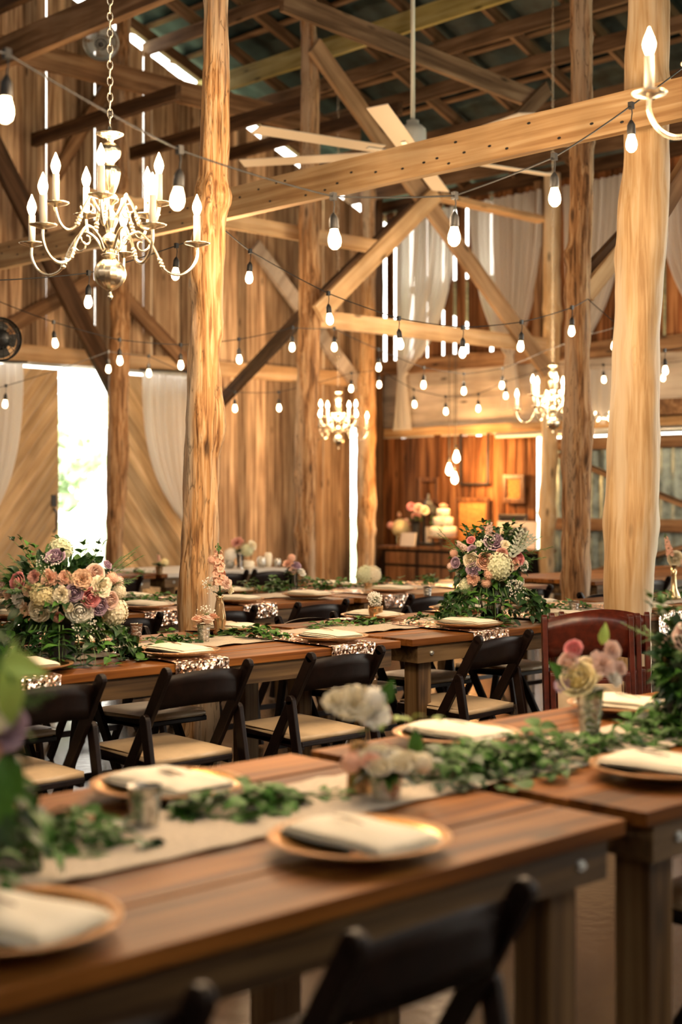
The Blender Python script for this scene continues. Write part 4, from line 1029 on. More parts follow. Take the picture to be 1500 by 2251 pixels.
# centre of nearest row: bud vase with white bloom, and a low cup of small blooms
p = P(790, 1745); e = cup(p, .020, .11, M['goldglass'], 'bud_vase', 'small bottle with one big white bloom, blurred at the centre of the nearest row', flare=.7)
for dx, dz, k, c_, r in ((-.01, .185, 'carn', 'cream', .052), (.025, .165, 'carn', 'white', .040), (-.05, .195, 'carn', 'cream', .03), (.03, .20, 'puff', 'white', .03)):
    flower(k, c_, e, Vector((0, 0, dz)) + RT * dx, RT * dx * 12 - FW * .8 + Vector((0, 0, .8)), r)
mb = MB(); sprig(mb, (0, 0, .13), RT + Vector((0, 0, .5)), .16, 4, .055, .022, R, 2, .6); leaf(mb, RT * .12 + Vector((0, 0, .14)), (0, 0, -1), -FW, .09, .035, 0); leaf(mb, RT * .05 + Vector((0, 0, .19)), RT * .4 + Vector((0, 0, 1)), -FW, .06, .035, 0); mb.build('foliage', LM, e)
p = P(850, 1760); e = cup(p, .036, .06, M['silver'], 'votive_cup', 'low cup heaped with small cream and peach blooms, blurred right of the white bloom')
for k in range(16):
    a = k * 2.4; rr_ = .075 * math.sqrt(k / 16); flower(R.choice(['carn', 'puff', 'rose']), R.choice(['cream', 'peach', 'white', 'cream', 'greenw']), e, RT * (rr_ * math.cos(a) * 1.2 - .005) + FW * rr_ * math.sin(a) * .7 + Vector((0, 0, .10 - rr_ * .3)), RT * math.cos(a) * .5 + FW * math.sin(a) * .5 + Vector((0, 0, .8)), .024)
mb = MB()
for k in range(26): a = k * 2.4; leaf(mb, (0, 0, .055), (math.cos(a), math.sin(a), R.uniform(-.3, .2)), (0, 0, 1), .075, .03, R.choice([0, 1, 4]))
mb.build('foliage', LM, e)
p = P(318, 1812); e = cup(p, .034, .075, M['silver'], 'votive_cup', 'small mercury votive cup on the nearest row at the left', 'mercury votive cups')
mb = MB(); mb.lathe([(0, .012), (.026, .012), (.026, .05), (0, .048)], seg=16); mb.build('candle', M['candle'], e)
# clear votives glinting in the daylight
for x, y, wh in ((230, 1402, 'under the large left bouquet'), (300, 1400, 'right of the large left bouquet'), (1185, 1332, 'right of the right bouquet, by the leaves'), (1262, 1345, 'left of the thickest trunk'), (940, 1310, 'left of the right bouquet'), (1345, 1320, 'behind the thickest trunk')):
    p = P(x, y); e = cup(p, .028, .06, M['silver'], 'votive_cup', 'little silver votive cup in the middle row, ' + wh, 'mercury votive cups')
    mb = MB(); mb.lathe([(0, .012), (.02, .012), (.02, .04), (0, .038)], seg=12); mb.build('candle', M['candle'], e)
# small arrangements of the third and back rows
def posy(x, y, blooms, label, h=.10, vm='goldglass', z=TZ + .006, sc=1):
    p = P(x, y, z); e = cup(p, .032 * sc, h * sc, M[vm], 'bud_vase', label)
    for i, (dx, dz, k, c_, r) in enumerate(blooms): flower(k, c_, e, Vector((0, 0, (h + dz) * sc)) + RT * dx * sc + FW * R.uniform(-.02, .02), RT * dx * 9 - FW * .6 + Vector((0, 0, .7)), r * sc)
    mb = MB()
    for k in range(16): a = k * 2.4; leaf(mb, (0, 0, h * sc), (math.cos(a), math.sin(a), R.uniform(0, .6)), (0, 0, 1), .07 * sc, .035 * sc, R.choice([0, 1]))
    mb.build('foliage', LM, e); return e
posy(645, 1300, ((-.03, .06, 'carn', 'peach', .04), (.02, .05, 'rose', 'lilac', .03), (.05, .0, 'carn', 'white', .035), (-.01, .10, 'puff', 'peach', .03), (0, .02, 'carn', 'blush', .03)), 'small posy of peach and lilac blooms on the third row, below the slender reddish trunk', .12, 'glass')
posy(810, 1295, ((-.02, .03, 'hyd', 'greenw', .065), (.03, .03, 'hyd', 'cream', .06)), 'low cup with a white hydrangea head on the third row, left of the right bouquet', .07)
posy(528, 1250, ((-.02, .08, 'carn', 'dusty', .06), (.06, .02, 'hyd', 'greenw', .06), (-.08, -.02, 'hyd', 'white', .06), (.1, .06, 'carn', 'cream', .05)), 'loose posy of pink and green-white blooms on the back row beside the pale tableware', .14, 'glass')
posy(350, 1262, ((0, .05, 'stock', 'peach', .014), (.04, .03, 'puff', 'yellow', .04)), 'small peach posy on the back row between doorway and crooked trunk', .06)

# garlands
def garland(pts, n, label, seed, spread=.06, l=.05, w=.034, hgt=.05):
    rr = random.Random(seed); pts = [Vector(p) for p in pts]; c0 = pts[0]
    e = empty('leaf_garland', (c0.x, c0.y, TZ + .006), 0, label, 'garland', 'leaf garlands on the runners'); mb = MB()
    lens = [(b - a).length for a, b in zip(pts, pts[1:])]; tot = sum(lens)
    for i in range(int(n * .8)):
        t = rr.random() * tot; k = 0
        while t > lens[k] and k < len(lens) - 1: t -= lens[k]; k += 1
        d = (pts[k + 1] - pts[k]).normalized(); p = pts[k] + d * t; s = Vector((-d.y, d.x, 0)); o = rr.gauss(0, spread)
        p = p + s * o - c0; p.z = rr.uniform(.006, hgt) * max(.25, 1 - abs(o) / spread / 2.5)
        dr = d * rr.choice([-1, 1]) + s * rr.uniform(-.9, .9) + Vector((0, 0, rr.uniform(-.05, .75)))
        sprig(mb, p, dr, rr.uniform(.05, .12), 2, l * 1.15, w * 1.45, rr, rr.choice([0, 0, 0, 1]), .8)
    # keep leaves above the wood
    mb.v = [(x, y, max(z, .002)) for x, y, z in mb.v]
    mb.build('foliage', LM, e, False); return e
def PV(V, *xs): return [Vector((onV(x, V).x, V, TZ + .006)) for x in xs]
def Pl(*xy): return [P(x, y) for x, y in xy]
garland(Pl((95, 1850), (30, 1850), (-60, 1880)), 46, 'leafy garland on the nearest row beside the foreground bouquet', 1, .05, .05, .035, .07)
garland(Pl((165, 1830), (225, 1850)), 26, 'tuft of eucalyptus left of the mercury votive on the nearest row', 2, .03, .05, .035, .07)
garland(Pl((440, 1790), (520, 1785), (600, 1765)), 34, 'eucalyptus sprigs in front of the blurred far napkin, nearest row', 3, .03, .05, .035, .05)
garland(Pl((600, 1765), (690, 1755), (760, 1740)), 14, 'thin trailing sprigs left of the white bloom, nearest row', 33, .015, .03, .02, .02)
garland(Pl((930, 1715), (1010, 1700), (1100, 1690), (1190, 1670)), 110, 'thick green garland at the centre of the nearest row', 4, .06, .05, .032, .085)
garland(Pl((1190, 1670), (1290, 1650), (1400, 1630), (1500, 1600)), 80, 'green garland on the nearest row around the tall silver cup', 5, .05, .045, .03, .06)
garland(Pl((10, 1445), (120, 1435), (230, 1425), (300, 1415)), 54, 'dark leaves spread under the large left bouquet', 6, .07, .045, .03, .03)
garland(Pl((320, 1408), (380, 1408), (425, 1412)), 26, 'round eucalyptus leaves between the left bouquet and the silver cup', 7, .035, .045, .034, .05)
garland(Pl((510, 1398), (560, 1402), (590, 1405)), 26, 'eucalyptus leaves right of the tall bud vase', 8, .03, .05, .04, .06)
garland(Pl((690, 1378), (770, 1375), (850, 1368)), 34, 'eucalyptus leaves left of the gold baby\'s breath cup', 9, .03, .045, .034, .035)
garland(Pl((940, 1372), (1010, 1370), (1100, 1366)), 44, 'eucalyptus leaves around the foot of the right bouquet', 10, .05, .05, .036, .05)
garland(Pl((1150, 1345), (1220, 1342), (1290, 1338)), 44, 'dark leaves between the right bouquet and the thickest trunk', 11, .05, .045, .034, .05)
garland(Pl((1360, 1325), (1440, 1320), (1520, 1312)), 44, 'dark leaves around the brass vase at the right edge', 12, .05, .045, .034, .07)
garland(PV(6.95, 280, 330, 380), 34, 'leaves on the third row right of the large left bouquet', 13, .05, .045, .034, .07)
garland(PV(7.05, 500, 580, 640, 720), 70, 'leaf garland on the third row between bud vase and slender trunk', 14, .05, .05, .036, .11)
garland(PV(7.0, 720, 820, 900, 975), 60, 'leaf garland on the third row left of the right bouquet', 15, .05, .05, .036, .07)
garland(PV(9.6, 275, 320), 12, 'bit of greenery on the back row near the doorway', 16, .05, .06, .04, .06)
# pale tableware heaped on the back row
for i, (x, y, r, h, lb) in enumerate(((505, 1250, .045, .11, 'pale glass jar at the left of the back-row tableware'), (545, 1250, .06, .07, 'pale round bowl beside the loose posy on the back row'), (575, 1248, .04, .10, 'white cup right of the loose posy on the back row'), (590, 1247, .035, .13, 'slim pink-white jar toward the slender trunk on the back row'), (610, 1247, .035, .08, 'small white dish at the right of the back-row tableware'))):
    p = P(x, y, TZ + .003); mb = MB(); mb.lathe([(0, 0), (r * .7, 0), (r, h * .3), (r, h * .8), (r * .7, h), (r * .6, h), (r * .85, h * .75), (0, .01)], seg=20)
    tag(mb.build('jar', M['napkin'] if i % 2 else M['silver'], None, True, loc=p), lb, 'tableware', 'pale tableware on the back row')
mb = MB(); mb.box((-.66, -.478, 0), (.66, .478, .004)); mb.box((-.66, -.484, -.03), (.66, -.478, .004)); tag(mb.build('tablecloth', M['drape'], None, loc=(7.72, 9.825, TZ + .0005)), 'white cloth laid over the back-row table with the tableware', 'tablecloth')
# ================================================================== CHANDELIERS
def flame(mb, p, s=1.0, mi=0):
    mb.lathe([(0, 0), (.009 * s, .004 * s), (.0145 * s, .020 * s), (.0155 * s, .028 * s), (.012 * s, .042 * s), (.006 * s, .056 * s), (.0015 * s, .068 * s), (0, .069 * s)], p, 12, mi)
def make_chandelier(links=26):
    e = empty('chandelier')
    mb = MB()   # central column, z = 0 at the middle of the big ball
    def lat(pr, **k): mb.lathe(pr, seg=32, **k)
    mb.lathe([(0, -.064), (.010, -.062), (.025, -.054), (.045, -.037), (.055, -.018), (.058, 0), (.055, .018), (.045, .037), (.025, .054), (.014, .060), (0, .062)], seg=48, flute=.06, nf=16)
    lat([(.004, -.098), (.008, -.092), (.011, -.084), (.006, -.076), (.004, -.066), (.01, -.060)])
    lat([(.012, .058), (.03, .066), (.034, .071), (.018, .078), (.013, .09), (.022, .10), (.034, .112), (.036, .125), (.025, .14), (.014, .15), (.018, .17), (.030, .195), (.032, .21), (.020, .225), (.013, .24), (.016, .26), (.030, .27), (.034, .28), (.020, .295)])
    mb.lathe([(.012, .295), (.020, .31), (.030, .34), (.036, .375), (.034, .395), (.024, .402), (.014, .405)], seg=40, flute=.10, nf=12)
    mb.lathe([(.012, .405), (.016, .415), (.034, .435), (.040, .455), (.036, .472), (.020, .485), (.012, .49)], seg=40, flute=.08, nf=12)
    lat([(.012, .49), (.014, .50), (.03, .508), (.052, .520), (.050, .524), (.02, .516), (.01, .53), (.006, .55)])
    mb.build('column', M['brass2'], e, True)
    def arm(a, r, zb, zr, dip, hub, r0=.03):
        ca, sa = math.cos(a), math.sin(a); g = MB(); pts = []
        ctl = [(r0, hub), (r0 + .03, hub + .05), (r * .34, hub + .075), (r * .50, hub + .02), (r * .62, dip + .02), (r * .78, dip), (r * .92, dip + .022), (r, dip + .07), (r, zb)]
        # smooth
        n = 34
        def cr(t):
            k = t * (len(ctl) - 1); i = min(int(k), len(ctl) - 2); f = k - i
            p0 = ctl[max(i - 1, 0)]; p1 = ctl[i]; p2 = ctl[i + 1]; p3 = ctl[min(i + 2, len(ctl) - 1)]
            return [.5 * ((2 * p1[j]) + (-p0[j] + p2[j]) * f + (2 * p0[j] - 5 * p1[j] + 4 * p2[j] - p3[j]) * f * f + (-p0[j] + 3 * p1[j] - 3 * p2[j] + p3[j]) * f ** 3) for j in (0, 1)]
        for i in range(n + 1): q = cr(i / n); pts.append((q[0] * ca, q[0] * sa, q[1]))
        g.tube(pts, .0058, 8)
        q = cr(.46); 
        for dz in (-.012, 0, .012): g.ball((( q[0] + dz * .4) * ca, (q[0] + dz * .4) * sa, q[1] - dz), .0105, 10)
        # little scroll
        sc = []
        for i in range(14):
            t = i / 13; an = t * 5.0; rr_ = .030 * (1 - t * .75); sc.append(((r * .30 + .02 + rr_ * math.cos(an)) * ca, (r * .30 + .02 + rr_ * math.cos(an)) * sa, hub + .03 - rr_ * math.sin(an)))
        g.tube(sc, .0035, 6)
        ar = g.build('arm', M['brass2'], e, True)
        x, y = r * ca, r * sa
        g = MB(); g.lathe([(.004, zb - .012), (.012, zb - .006), (.026, zb - .002), (.046, zb + .004), (.050, zb + .008), (.046, zb + .008), (.02, zb + .004), (.012, zb + .01), (.013, zb + .018), (0, zb + .018)], (x, y, 0), 28); g.build('bobeche', M['brass2'], ar, True)
        g = MB(); g.lathe([(0, zb + .014), (.0132, zb + .014), (.0132, zb + .112), (0, zb + .114)], (x, y, 0), 16); g.build('candle_sleeve', M['candle'], ar, True)
        g = MB(); flame(g, (x, y, zb + .112), 1.18); g.build('flame_bulb', M['bulb'], ar, True)
    for k in range(5): arm(math.radians(90 + 72 * k), .33, .125, 0, .008, .085)
    for k in range(5): arm(math.radians(-90 + 72 * k), .20, .245, 0, .155, .215)
    return e
def chain(e, top, sc=1):
    ch = MB(); z = .55; k = 0; links = int((top - e.location.z - .55 * sc) / (.030 * sc))
    while k < links:
        pts = [(.010 * math.cos(t * PI / 5) * (k % 2), .010 * math.cos(t * PI / 5) * ((k + 1) % 2), z + .019 + .019 * math.sin(t * PI / 5)) for t in range(11)]
        ch.tube(pts, .0024, 5, 0, False); z += .030; k += 1
    ch.build('chain', M['brass2'], e, True)
c0 = make_chandelier(64)
rz0 = math.atan2(RT.y, RT.x)
def place_ch(o, x, y, d, label, sc=1.0, power=60, dz=0):
    p = at(x, y, d); o.location = p; o.rotation_euler = (0, 0, rz0); o.scale = (sc,) * 3; tag(o, label, 'chandelier', 'candle-style brass chandeliers')
    lamp('chandelier_lamp', (p.x, p.y, p.z + .34 * sc), power, (1, .70, .42), .16)
place_ch(c0, 242, 602, 5.3, 'large brass chandelier with ten lit candle bulbs at the upper left', 1, 75)
c1 = copy_tree(c0); place_ch(c1, 744, 968, 15.4, 'small distant brass chandelier between the slender trunk and the corner', 1.0, 60)
c2 = copy_tree(c0); place_ch(c2, 1216, 930, 12.9, 'distant brass chandelier in front of the squared pale trunk', 1.0, 60)
c3 = copy_tree(c0); pp = at(1428, 210, 4.0)
ctr = pp + RT * .33
place_ch(c3, 0, 0, 1, 'near brass chandelier cut by the right edge, one candle arm in view', 1, 50)
c3.location = (ctr.x, ctr.y, pp.z - .125); c3.rotation_euler = (0, 0, rz0 + math.radians(180 - 162)); 
for l in [o for o in bpy.data.objects if o.type == 'LIGHT' and o.name.startswith('chandelier_lamp')][-1:]: l.location = (ctr.x, ctr.y, pp.z + .25)

for o_ in (c0, c1, c2, c3): chain(o_, zroof(o_.location.x) + .06)
# ================================================================== STRING LIGHTS
def bulb_profile(g, p, k=1, mi=0):
    g.lathe([(.013 * k, 0), (.014 * k, -.008), (.021 * k, -.030), (.0225 * k, -.045), (.019 * k, -.060), (.009 * k, -.070), (0, -.072)], p, 14, mi)
gb = MB(); bulb_profile(gb, (0, 0, 0)); bulb_me = gb.mesh('string_bulb', M['bulb_s'], True)
gs = MB(); gs.lathe([(.004, 0), (.007, -.004), (.012, -.012), (.0155, -.02), (.0165, -.05), (.0145, -.056), (0, -.056)], (0, 0, 0), 14); sock_me = gs.mesh('socket', M['cord'], True)
gw = MB(); gw.tube([(0, 0, 0), (.002, 0, -.03), (0, 0, -.06)], .0022, 5); gw.cbox((0, 0, .002), (.020, .016, .026)); drop_me = gw.mesh('drop', M['cord'], True)
def string_lights(nodes, label, drop=.06, sag=.03, bulb=1):
    """nodes: (x, y, depth, bulb?)"""
    P_ = [at(x, y, d) for x, y, d, b in nodes]; o0 = P_[0]
    e = empty('string_light', o0, 0, label, 'string light', 'cafe light strings')
    pts = []
    for a, b in zip(P_, P_[1:]):
        L_ = (b - a).length
        for i in range(8): t = i / 8; pts.append(a + (b - a) * t - Vector((0, 0, sag * L_ * 4 * t * (1 - t))) - o0)
    pts.append(P_[-1] - o0)
    mb = MB(); mb.tube(pts, .0032, 5); mb.build('cord', M['cord'], e, True)
    for p, (x, y, d, b) in zip(P_, nodes):
        if not b: continue
        q = p - o0; tilt = R.uniform(-.1, .1)
        s = inst('socket', sock_me, e, q + Vector((0, 0, -drop)), rot=(tilt, R.uniform(-.08, .08), R.uniform(0, 6)))
        inst('bulb', bulb_me, s, (0, 0, -.052)); 
        w_ = MB(); w_.tube([q, q + Vector((0, 0, -drop * .5)) + RT * .004, q + Vector((0, 0, -drop - .003))], .0024, 5); w_.cbox(q, (.018, .018, .026)); w_.build('lead', M['cord'], e)
    return e
string_lights([(-60, 95, 3.5, 0), (15, 118, 3.65, 1), (395, 330, 4.2, 1), (733, 432, 4.75, 1), (1000, 430, 5.0, 1), (1219, 345, 5.1, 1), (1388, 232, 5.4, 1), (1500, 150, 5.5, 0)], 'nearest string of cafe bulbs sweeping below the long sawn beam', drop=.055, sag=.01)
string_lights([(-30, 617, 7.0, 0), (195, 600, 7.3, 1), (388, 540, 7.5, 1), (488, 500, 7.7, 0), (550, 552, 8.0, 1), (722, 645, 8.2, 1), (877, 700, 8.3, 1), (1018, 720, 8.5, 1), (1147, 708, 8.7, 1), (1258, 676, 9.0, 1), (1293, 657, 9.2, 0), (1360, 715, 9.2, 0)], 'string of cafe bulbs draped from the crooked trunk to the dark-streaked trunk', drop=.06, sag=.01)
string_lights([(-20, 655, 10, 0), (118, 708, 10, 1), (263, 747, 10.2, 1), (397, 758, 10.4, 1), (525, 746, 10.6, 1), (643, 720, 10.8, 1), (735, 722, 11.3, 1), (833, 768, 11.8, 1), (932, 808, 12.2, 1), (1020, 822, 12.4, 1), (1105, 810, 12.6, 1), (1200, 770, 12.8, 0), (1290, 735, 12, 0), (1352, 720, 11.5, 1), (1462, 770, 10.5, 1), (1520, 760, 10.5, 0)], 'string of cafe bulbs across the middle of the barn in front of the doorway', drop=.06, sag=.01)
string_lights([(-20, 855, 11.5, 0), (13, 848, 11.6, 1), (238, 773, 12.2, 1), (327, 783, 12.4, 1), (516, 862, 13, 1), (613, 862, 13.4, 1), (773, 820, 13.6, 1), (834, 812, 14, 1), (910, 856, 14.2, 1), (980, 872, 14.3, 1), (1052, 866, 14.4, 1), (1112, 838, 14.6, 1), (1230, 800, 14.5, 0), (1327, 802, 14.3, 1), (1460, 798, 14.2, 1), (1520, 790, 14, 0)], 'farthest string of cafe bulbs before the photo wall', drop=.06, sag=.01)

# three bare pendants before the photo wall
for x, y, lb in ((1004, 1000, 'highest of the three bare pendant bulbs at the photo wall'), (988, 1028, 'left one of the three bare pendant bulbs at the photo wall'), (1000, 1047, 'lowest of the three bare pendant bulbs at the photo wall')):
    p = at(x, y, 16.4); e = empty('pendant_light', p, 0, lb, 'pendant light', 'bare pendant bulbs')
    mb = MB(); mb.lathe([(.013, .05), (.018, .03), (.03, 0), (.038, -.03), (.036, -.055), (.02, -.08), (0, -.088)], seg=16); mb.build('bulb', M['bulb'], e, True)
    mb = MB(); mb.lathe([(.003, .12), (.016, .11), (.018, .05), (0, .05)], seg=12); mb.tube([(0, 0, .11), (0, 0, 3.3)], .004, 5); mb.build('cord', M['cord'], e, True)
p = at(1000, 1030, 16.2); lamp('pendant_lamp', p, 60, (1, .50, .16), .12)

# ================================================================== CEILING FAN
p = at(908, 338, 11.0); fan = empty('ceiling_fan', p, 0, 'big eight-blade ceiling fan on a long rod, behind the sawn beam', 'ceiling fan')
mb = MB(); mb.lathe([(0, -.07), (.06, -.07), (.095, -.05), (.105, 0), (.105, .16), (.10, .19), (.075, .215), (.05, .225), (.048, .255), (.02, .265), (0, .265)], seg=32); mb.build('motor', M['fan'], fan, True)
mb = MB(); mb.tube([(0, 0, .25), (0, 0, zroof(p.x) - .2 - p.z)], .017, 10); mb.build('rod', M['fan'], fan, True)
for k in range(8):
    a = rz0 + math.radians(-58 + 45 * k); mb = MB()
    m = Matrix.Rotation(a, 4, 'Z') @ Matrix.Rotation(math.radians(8), 4, 'X')
    mb.box((.30, -.075, -.004), (1.38, .075, .004), 0, m)
    b = mb.build('blade', M['blade'], fan); g = MB(); g.box((.08, -.018, -.012), (.42, .018, -.003), 0, m); g.build('bracket', M['steel'], b)
# round wall fans
def cage_fan(c, r, nrm, label, mcage):
    e = empty('wall_fan', c, 0, label, 'fan'); q = Vector(nrm).to_track_quat('Z', 'Y'); e.rotation_mode = 'QUATERNION'; e.rotation_quaternion = q
    mb = MB()
    for rr_ in (1, .82, .62, .42, .22):
        mb.tube([(r * rr_ * math.cos(t * PI / 16), r * rr_ * math.sin(t * PI / 16), .05 * (1 - rr_)) for t in range(33)], .006 if rr_ == 1 else .002, 5, 0, False)
    for t in range(18): a = t * PI / 9; mb.tube([(r * math.cos(a), r * math.sin(a), 0), (.05 * math.cos(a), .05 * math.sin(a), .05)], .002, 4)
    mb.lathe([(r, .02), (r, -.10), (r * .98, -.10), (r * .98, .02)], seg=40); mb.build('cage', mcage, e, True)
    mb = MB()
    for k in range(5):
        a0 = k * 2 * PI / 5; mb.grid(lambda u, v: ((.06 + (r * .88 - .06) * v) * math.cos(a0 + (u - .5) * (.9 - .2 * v)), (.06 + (r * .88 - .06) * v) * math.sin(a0 + (u - .5) * (.9 - .2 * v)), -.06 + (u - .5) * .06), 5, 5)
    mb.build('blades', M['steel'], e, True)
    mb = MB(); mb.ball((0, 0, -.02), .07, 14); mb.build('hub', M['iron'], e, True); return e
cage_fan(at(222, 95, 13.2), .16, -at(222, 95, 1) + Vector((0, 0, 1.0)), 'small round metal fan high in the gable behind the chandelier chain', M['steel'])
cage_fan(at(0, 745, 9.0), .135, -FW + RT * .5, 'dark caged fan cut by the left edge', M['iron'])

# ================================================================== DRAPES
def drape(name, top0, top1, tie, tail, m, label, group, pleats=9, bulge=.35, amp=.03, tailw=.12, side=1, back=Vector((0, 0, 0))):
    """cloth hung along top0-top1, gathered at tie, then a short tail"""
    top0, top1, tie = Vector(top0), Vector(top1), Vector(tie); ax = (top1 - top0).normalized(); nr = Vector((-ax.y, ax.x, 0)); H = top0.z - tie.z; W = (top1 - top0).length
    mb = MB(); c_tie = (tie - top0).dot(ax) / W
    def f(u, v):
        if v < .8:
            t = v / .8; s = t ** 2.1 if True else t
            # width shrinks toward the tie with a sagging outline on the free side
            wd = 1 - s * (1 - .10)
            x = c_tie + (u - c_tie) * (1 - s) + (u - .5) * .10 * s
            z = top0.z - H * t - abs(u - c_tie) * H * .10 * math.sin(PI * t)
        else:
            t = (v - .8) / .2; x = c_tie + (u - .5) * (.10 + tailw * t); z = tie.z - t * tail
        a = amp * (1 - .5 * v)
        off = a * math.sin(u * pleats * 2 * PI + 1.5 * math.sin(v * 3)) + a * .5 * math.sin(u * pleats * 4.3 + v * 4)
        return top0 + ax * (x * W) + nr * off + Vector((0, 0, z - top0.z))
    mb.grid(f, 110, 60)
    o = mb.build(name, m, None, True); return tag(o, label, 'curtain', group)
dv = WV - .20
q0, q1 = onV(315, dv, y=818), onV(430, dv, y=822); tie = onV(418, dv, y=1150)
drape('curtain', q0, q1, tie, .9, M['drape'], 'white curtain swept right beside the crooked trunk, over the diagonal-plank door', 'white door curtains', 7)
q0, q1 = onV(50, dv, y=800), onV(-75, dv, y=797); tie = onV(-45, dv, y=1185)
drape('curtain', q0, q1, tie, .8, M['drape'], 'white curtain at the left edge of the doorway', 'white door curtains', 7)
mb = MB(); mb.tube([onV(-80, dv, y=790), onV(60, dv, y=796)], .012, 8); mb.tube([onV(308, dv, y=812), onV(440, dv, y=818)], .012, 8); tag(mb.build('trim_13', M['iron']), kind='structure')
du = WU - .13
for x0, y0, x1, y1, tx, ty, tl, lb in ((868, 472, 1000, 462, 884, 828, .65, 'sheer white drape gathered by the corner timber, above the photo wall'), (1030, 440, 1192, 425, 1122, 782, .62, 'sheer white drape left of the squared pale trunk'),
                                      (1236, 405, 1372, 388, 1268, 770, .5, 'sheer white drape between the dark-streaked and the thickest trunk'), (1440, 385, 1640, 360, 1580, 735, .5, 'sheer white drape at the right edge beyond the thickest trunk')):
    q0, q1 = onU(x0, du, y=y0), onU(x1, du, y=y1); q1.z = q0.z = (q0.z + q1.z) / 2
    drape('curtain', q0, q1, onU(tx, du, y=ty), tl, M['sheer'], lb, 'sheer drapes high on the side wall', 10, amp=.035, tailw=.22)
# pale cloth panel hung in the band on the right
mb = MB(); mb.grid(lambda u, v: Vector(onU(1238 + 110 * u, WU - .08, y=812 + 120 * v)) + Vector((.015 * math.sin(u * 30), 0, 0)), 60, 2)
tag(mb.build('cloth_panel', M['sheer'], None, True), 'pale cloth panel hanging behind the right-hand chandelier', 'curtain')
# bunting of little lamps (fairy lights) on the ledge
rr = random.Random(2); e = empty('fairy_lights', onU(1300, WU - .15, y=915), 0, 'tangle of warm fairy lights on the ledge behind the dark-streaked trunk', 'string light')
mb = MB(); 
for k in range(26): q = onU(rr.uniform(1236, 1345), WU - .15, y=rr.uniform(903, 925)) - Vector(e.location); mb.ball(tuple(q), .010, 6)
mb.build('bulbs', M['bulb_s'], e); mb = MB(); mb.tube([onU(1230 + k * 6, WU - .15, y=914 + 8 * math.sin(k * 1.7)) - Vector(e.location) for k in range(21)], .004, 4); mb.build('cord', M['cord'], e)

# ================================================================== PHOTO WALL CORNER
pw = WU - .03
def frame(x0, y0, x1, y1, w, m, fill, label, d=None, name='picture_frame', mat_=None, tilt=0):
    """hangs on the side wall; pixel corners taken to the wall plane"""
    a, b = onU(x0, pw, y=y0), onU(x1, pw, y=y1); W = abs(a.y - b.y); H = a.z - b.z; z0 = b.z
    if d is not None: pass
    e = empty(name, (pw - .005, (a.y + b.y) / 2, z0), 0, label, 'picture frame'); e.rotation_euler = (0, tilt, 0)
    mb = MB(); T = .03
    for (ya, za, yb, zb__) in ((-W / 2, 0, W / 2, w), (-W / 2, H - w, W / 2, H), (-W / 2, w, -W / 2 + w, H - w), (W / 2 - w, w, W / 2, H - w)): mb.box((-T, ya, za), (0, yb, zb__)); 
    mb.build('frame', m, e, bevel=.006)
    if fill: g = MB(); g.box((-.012, -W / 2 + w * .8, w * .8), (-.004, W / 2 - w * .8, H - w * .8)); g.build('board', fill, e)
    if mat_:
        g = MB(); mw = mat_[0]
        g.box((-.014, -W / 2 + w + mw, w + mw), (-.0125, W / 2 - w - mw, H - w - mw)); g.build('picture', mat_[1], e)
    return e
M['oak'] = wood('carved frame wood', (.07, .025, .008), (.17, .07, .025), (.28, .13, .05), 'Z', .4, .4, 20, 0)
M['cork'] = plain('cork', (.50, .22, .06), .9, var=.25, bscale=40)
M['black'] = plain('black frame', (.02, .015, .012), .4)
M['mount'] = plain('cream mount', (.78, .68, .58), .8)
M['photo'] = plain('dark print', (.10, .12, .11), .5, var=.5, bscale=3)
frame(925, 1050, 968, 1106, .05, M['oak'], None, 'small empty brown frame on the photo wall, left of the pendants')
frame(1014, 950, 1078, 1066, .025, M['black'], None, 'large thin empty frame at the top of the photo wall behind the pendants')
frame(1005, 1094, 1079, 1200, .05, M['oak'], M['cork'], 'cork board in a dark frame behind the right bouquet')
frame(1109, 1043, 1156, 1107, .055, M['oak'], M['cork'], 'small carved frame with cork, right of the cork board')
frame(1099, 1130, 1162, 1230, .05, M['black'], M['black'], 'dark frame behind the leaning cream-mounted picture')
# leaning picture on a dark sideboard
sb0, sb1 = 16.0, 16.2
def sideboard():
    a = onU(835, WU - .55, z=0); b = onU(1165, WU - .55, z=0); y0, y1 = min(a.y, b.y), max(a.y, b.y); y1 = min(y1, 12.25)
    e = empty('sideboard', (WU - .33, (y0 + y1) / 2, 0), 0, 'dark wooden sideboard below the photo wall, carrying cake and flowers', 'sideboard'); h = (y1 - y0) / 2; H = .82
    mb = MB(); mb.box((-.25, -h, H - .04), (.25, h, H)); mb.build('top', M['oak'], e, bevel=.006)
    mb = MB(); mb.box((-.22, -h + .05, .12), (.22, h - .05, H - .04)); mb.build('body', M['chair'], e)
    n = 4
    for i in range(n):
        ya = -h + .08 + i * (2 * h - .16) / n; yb = ya + (2 * h - .16) / n - .03; mb = MB(); mb.box((-.235, ya, .16), (-.22, yb, H - .24)); d_ = mb.build('door', M['oak'], e, bevel=.004)
        g = MB(); g.ball((-.245, ya + .05, .45), .014, 8); g.build('knob', M['brass'], d_)
        mb = MB(); mb.box((-.235, ya, H - .21), (-.22, yb, H - .07)); d_ = mb.build('drawer', M['oak'], e, bevel=.004)
        g = MB(); g.ball((-.245, (ya + yb) / 2, H - .14), .014, 8); g.build('knob', M['brass'], d_)
    for s in (-1, 1):
        for t in (-1, 1): mb = MB(); mb.cbox((s * .2, t * (h - .08), .06), (.06, .06, .12)); mb.build('leg', M['oak'], e)
    return H
SH = sideboard()
def onSB(x, off=.33): q = onU(x, WU - off); return Vector((q.x, q.y, SH))
a = onSB(1135, .25); zt_ = onU(1135, WU - .25, y=1146).z
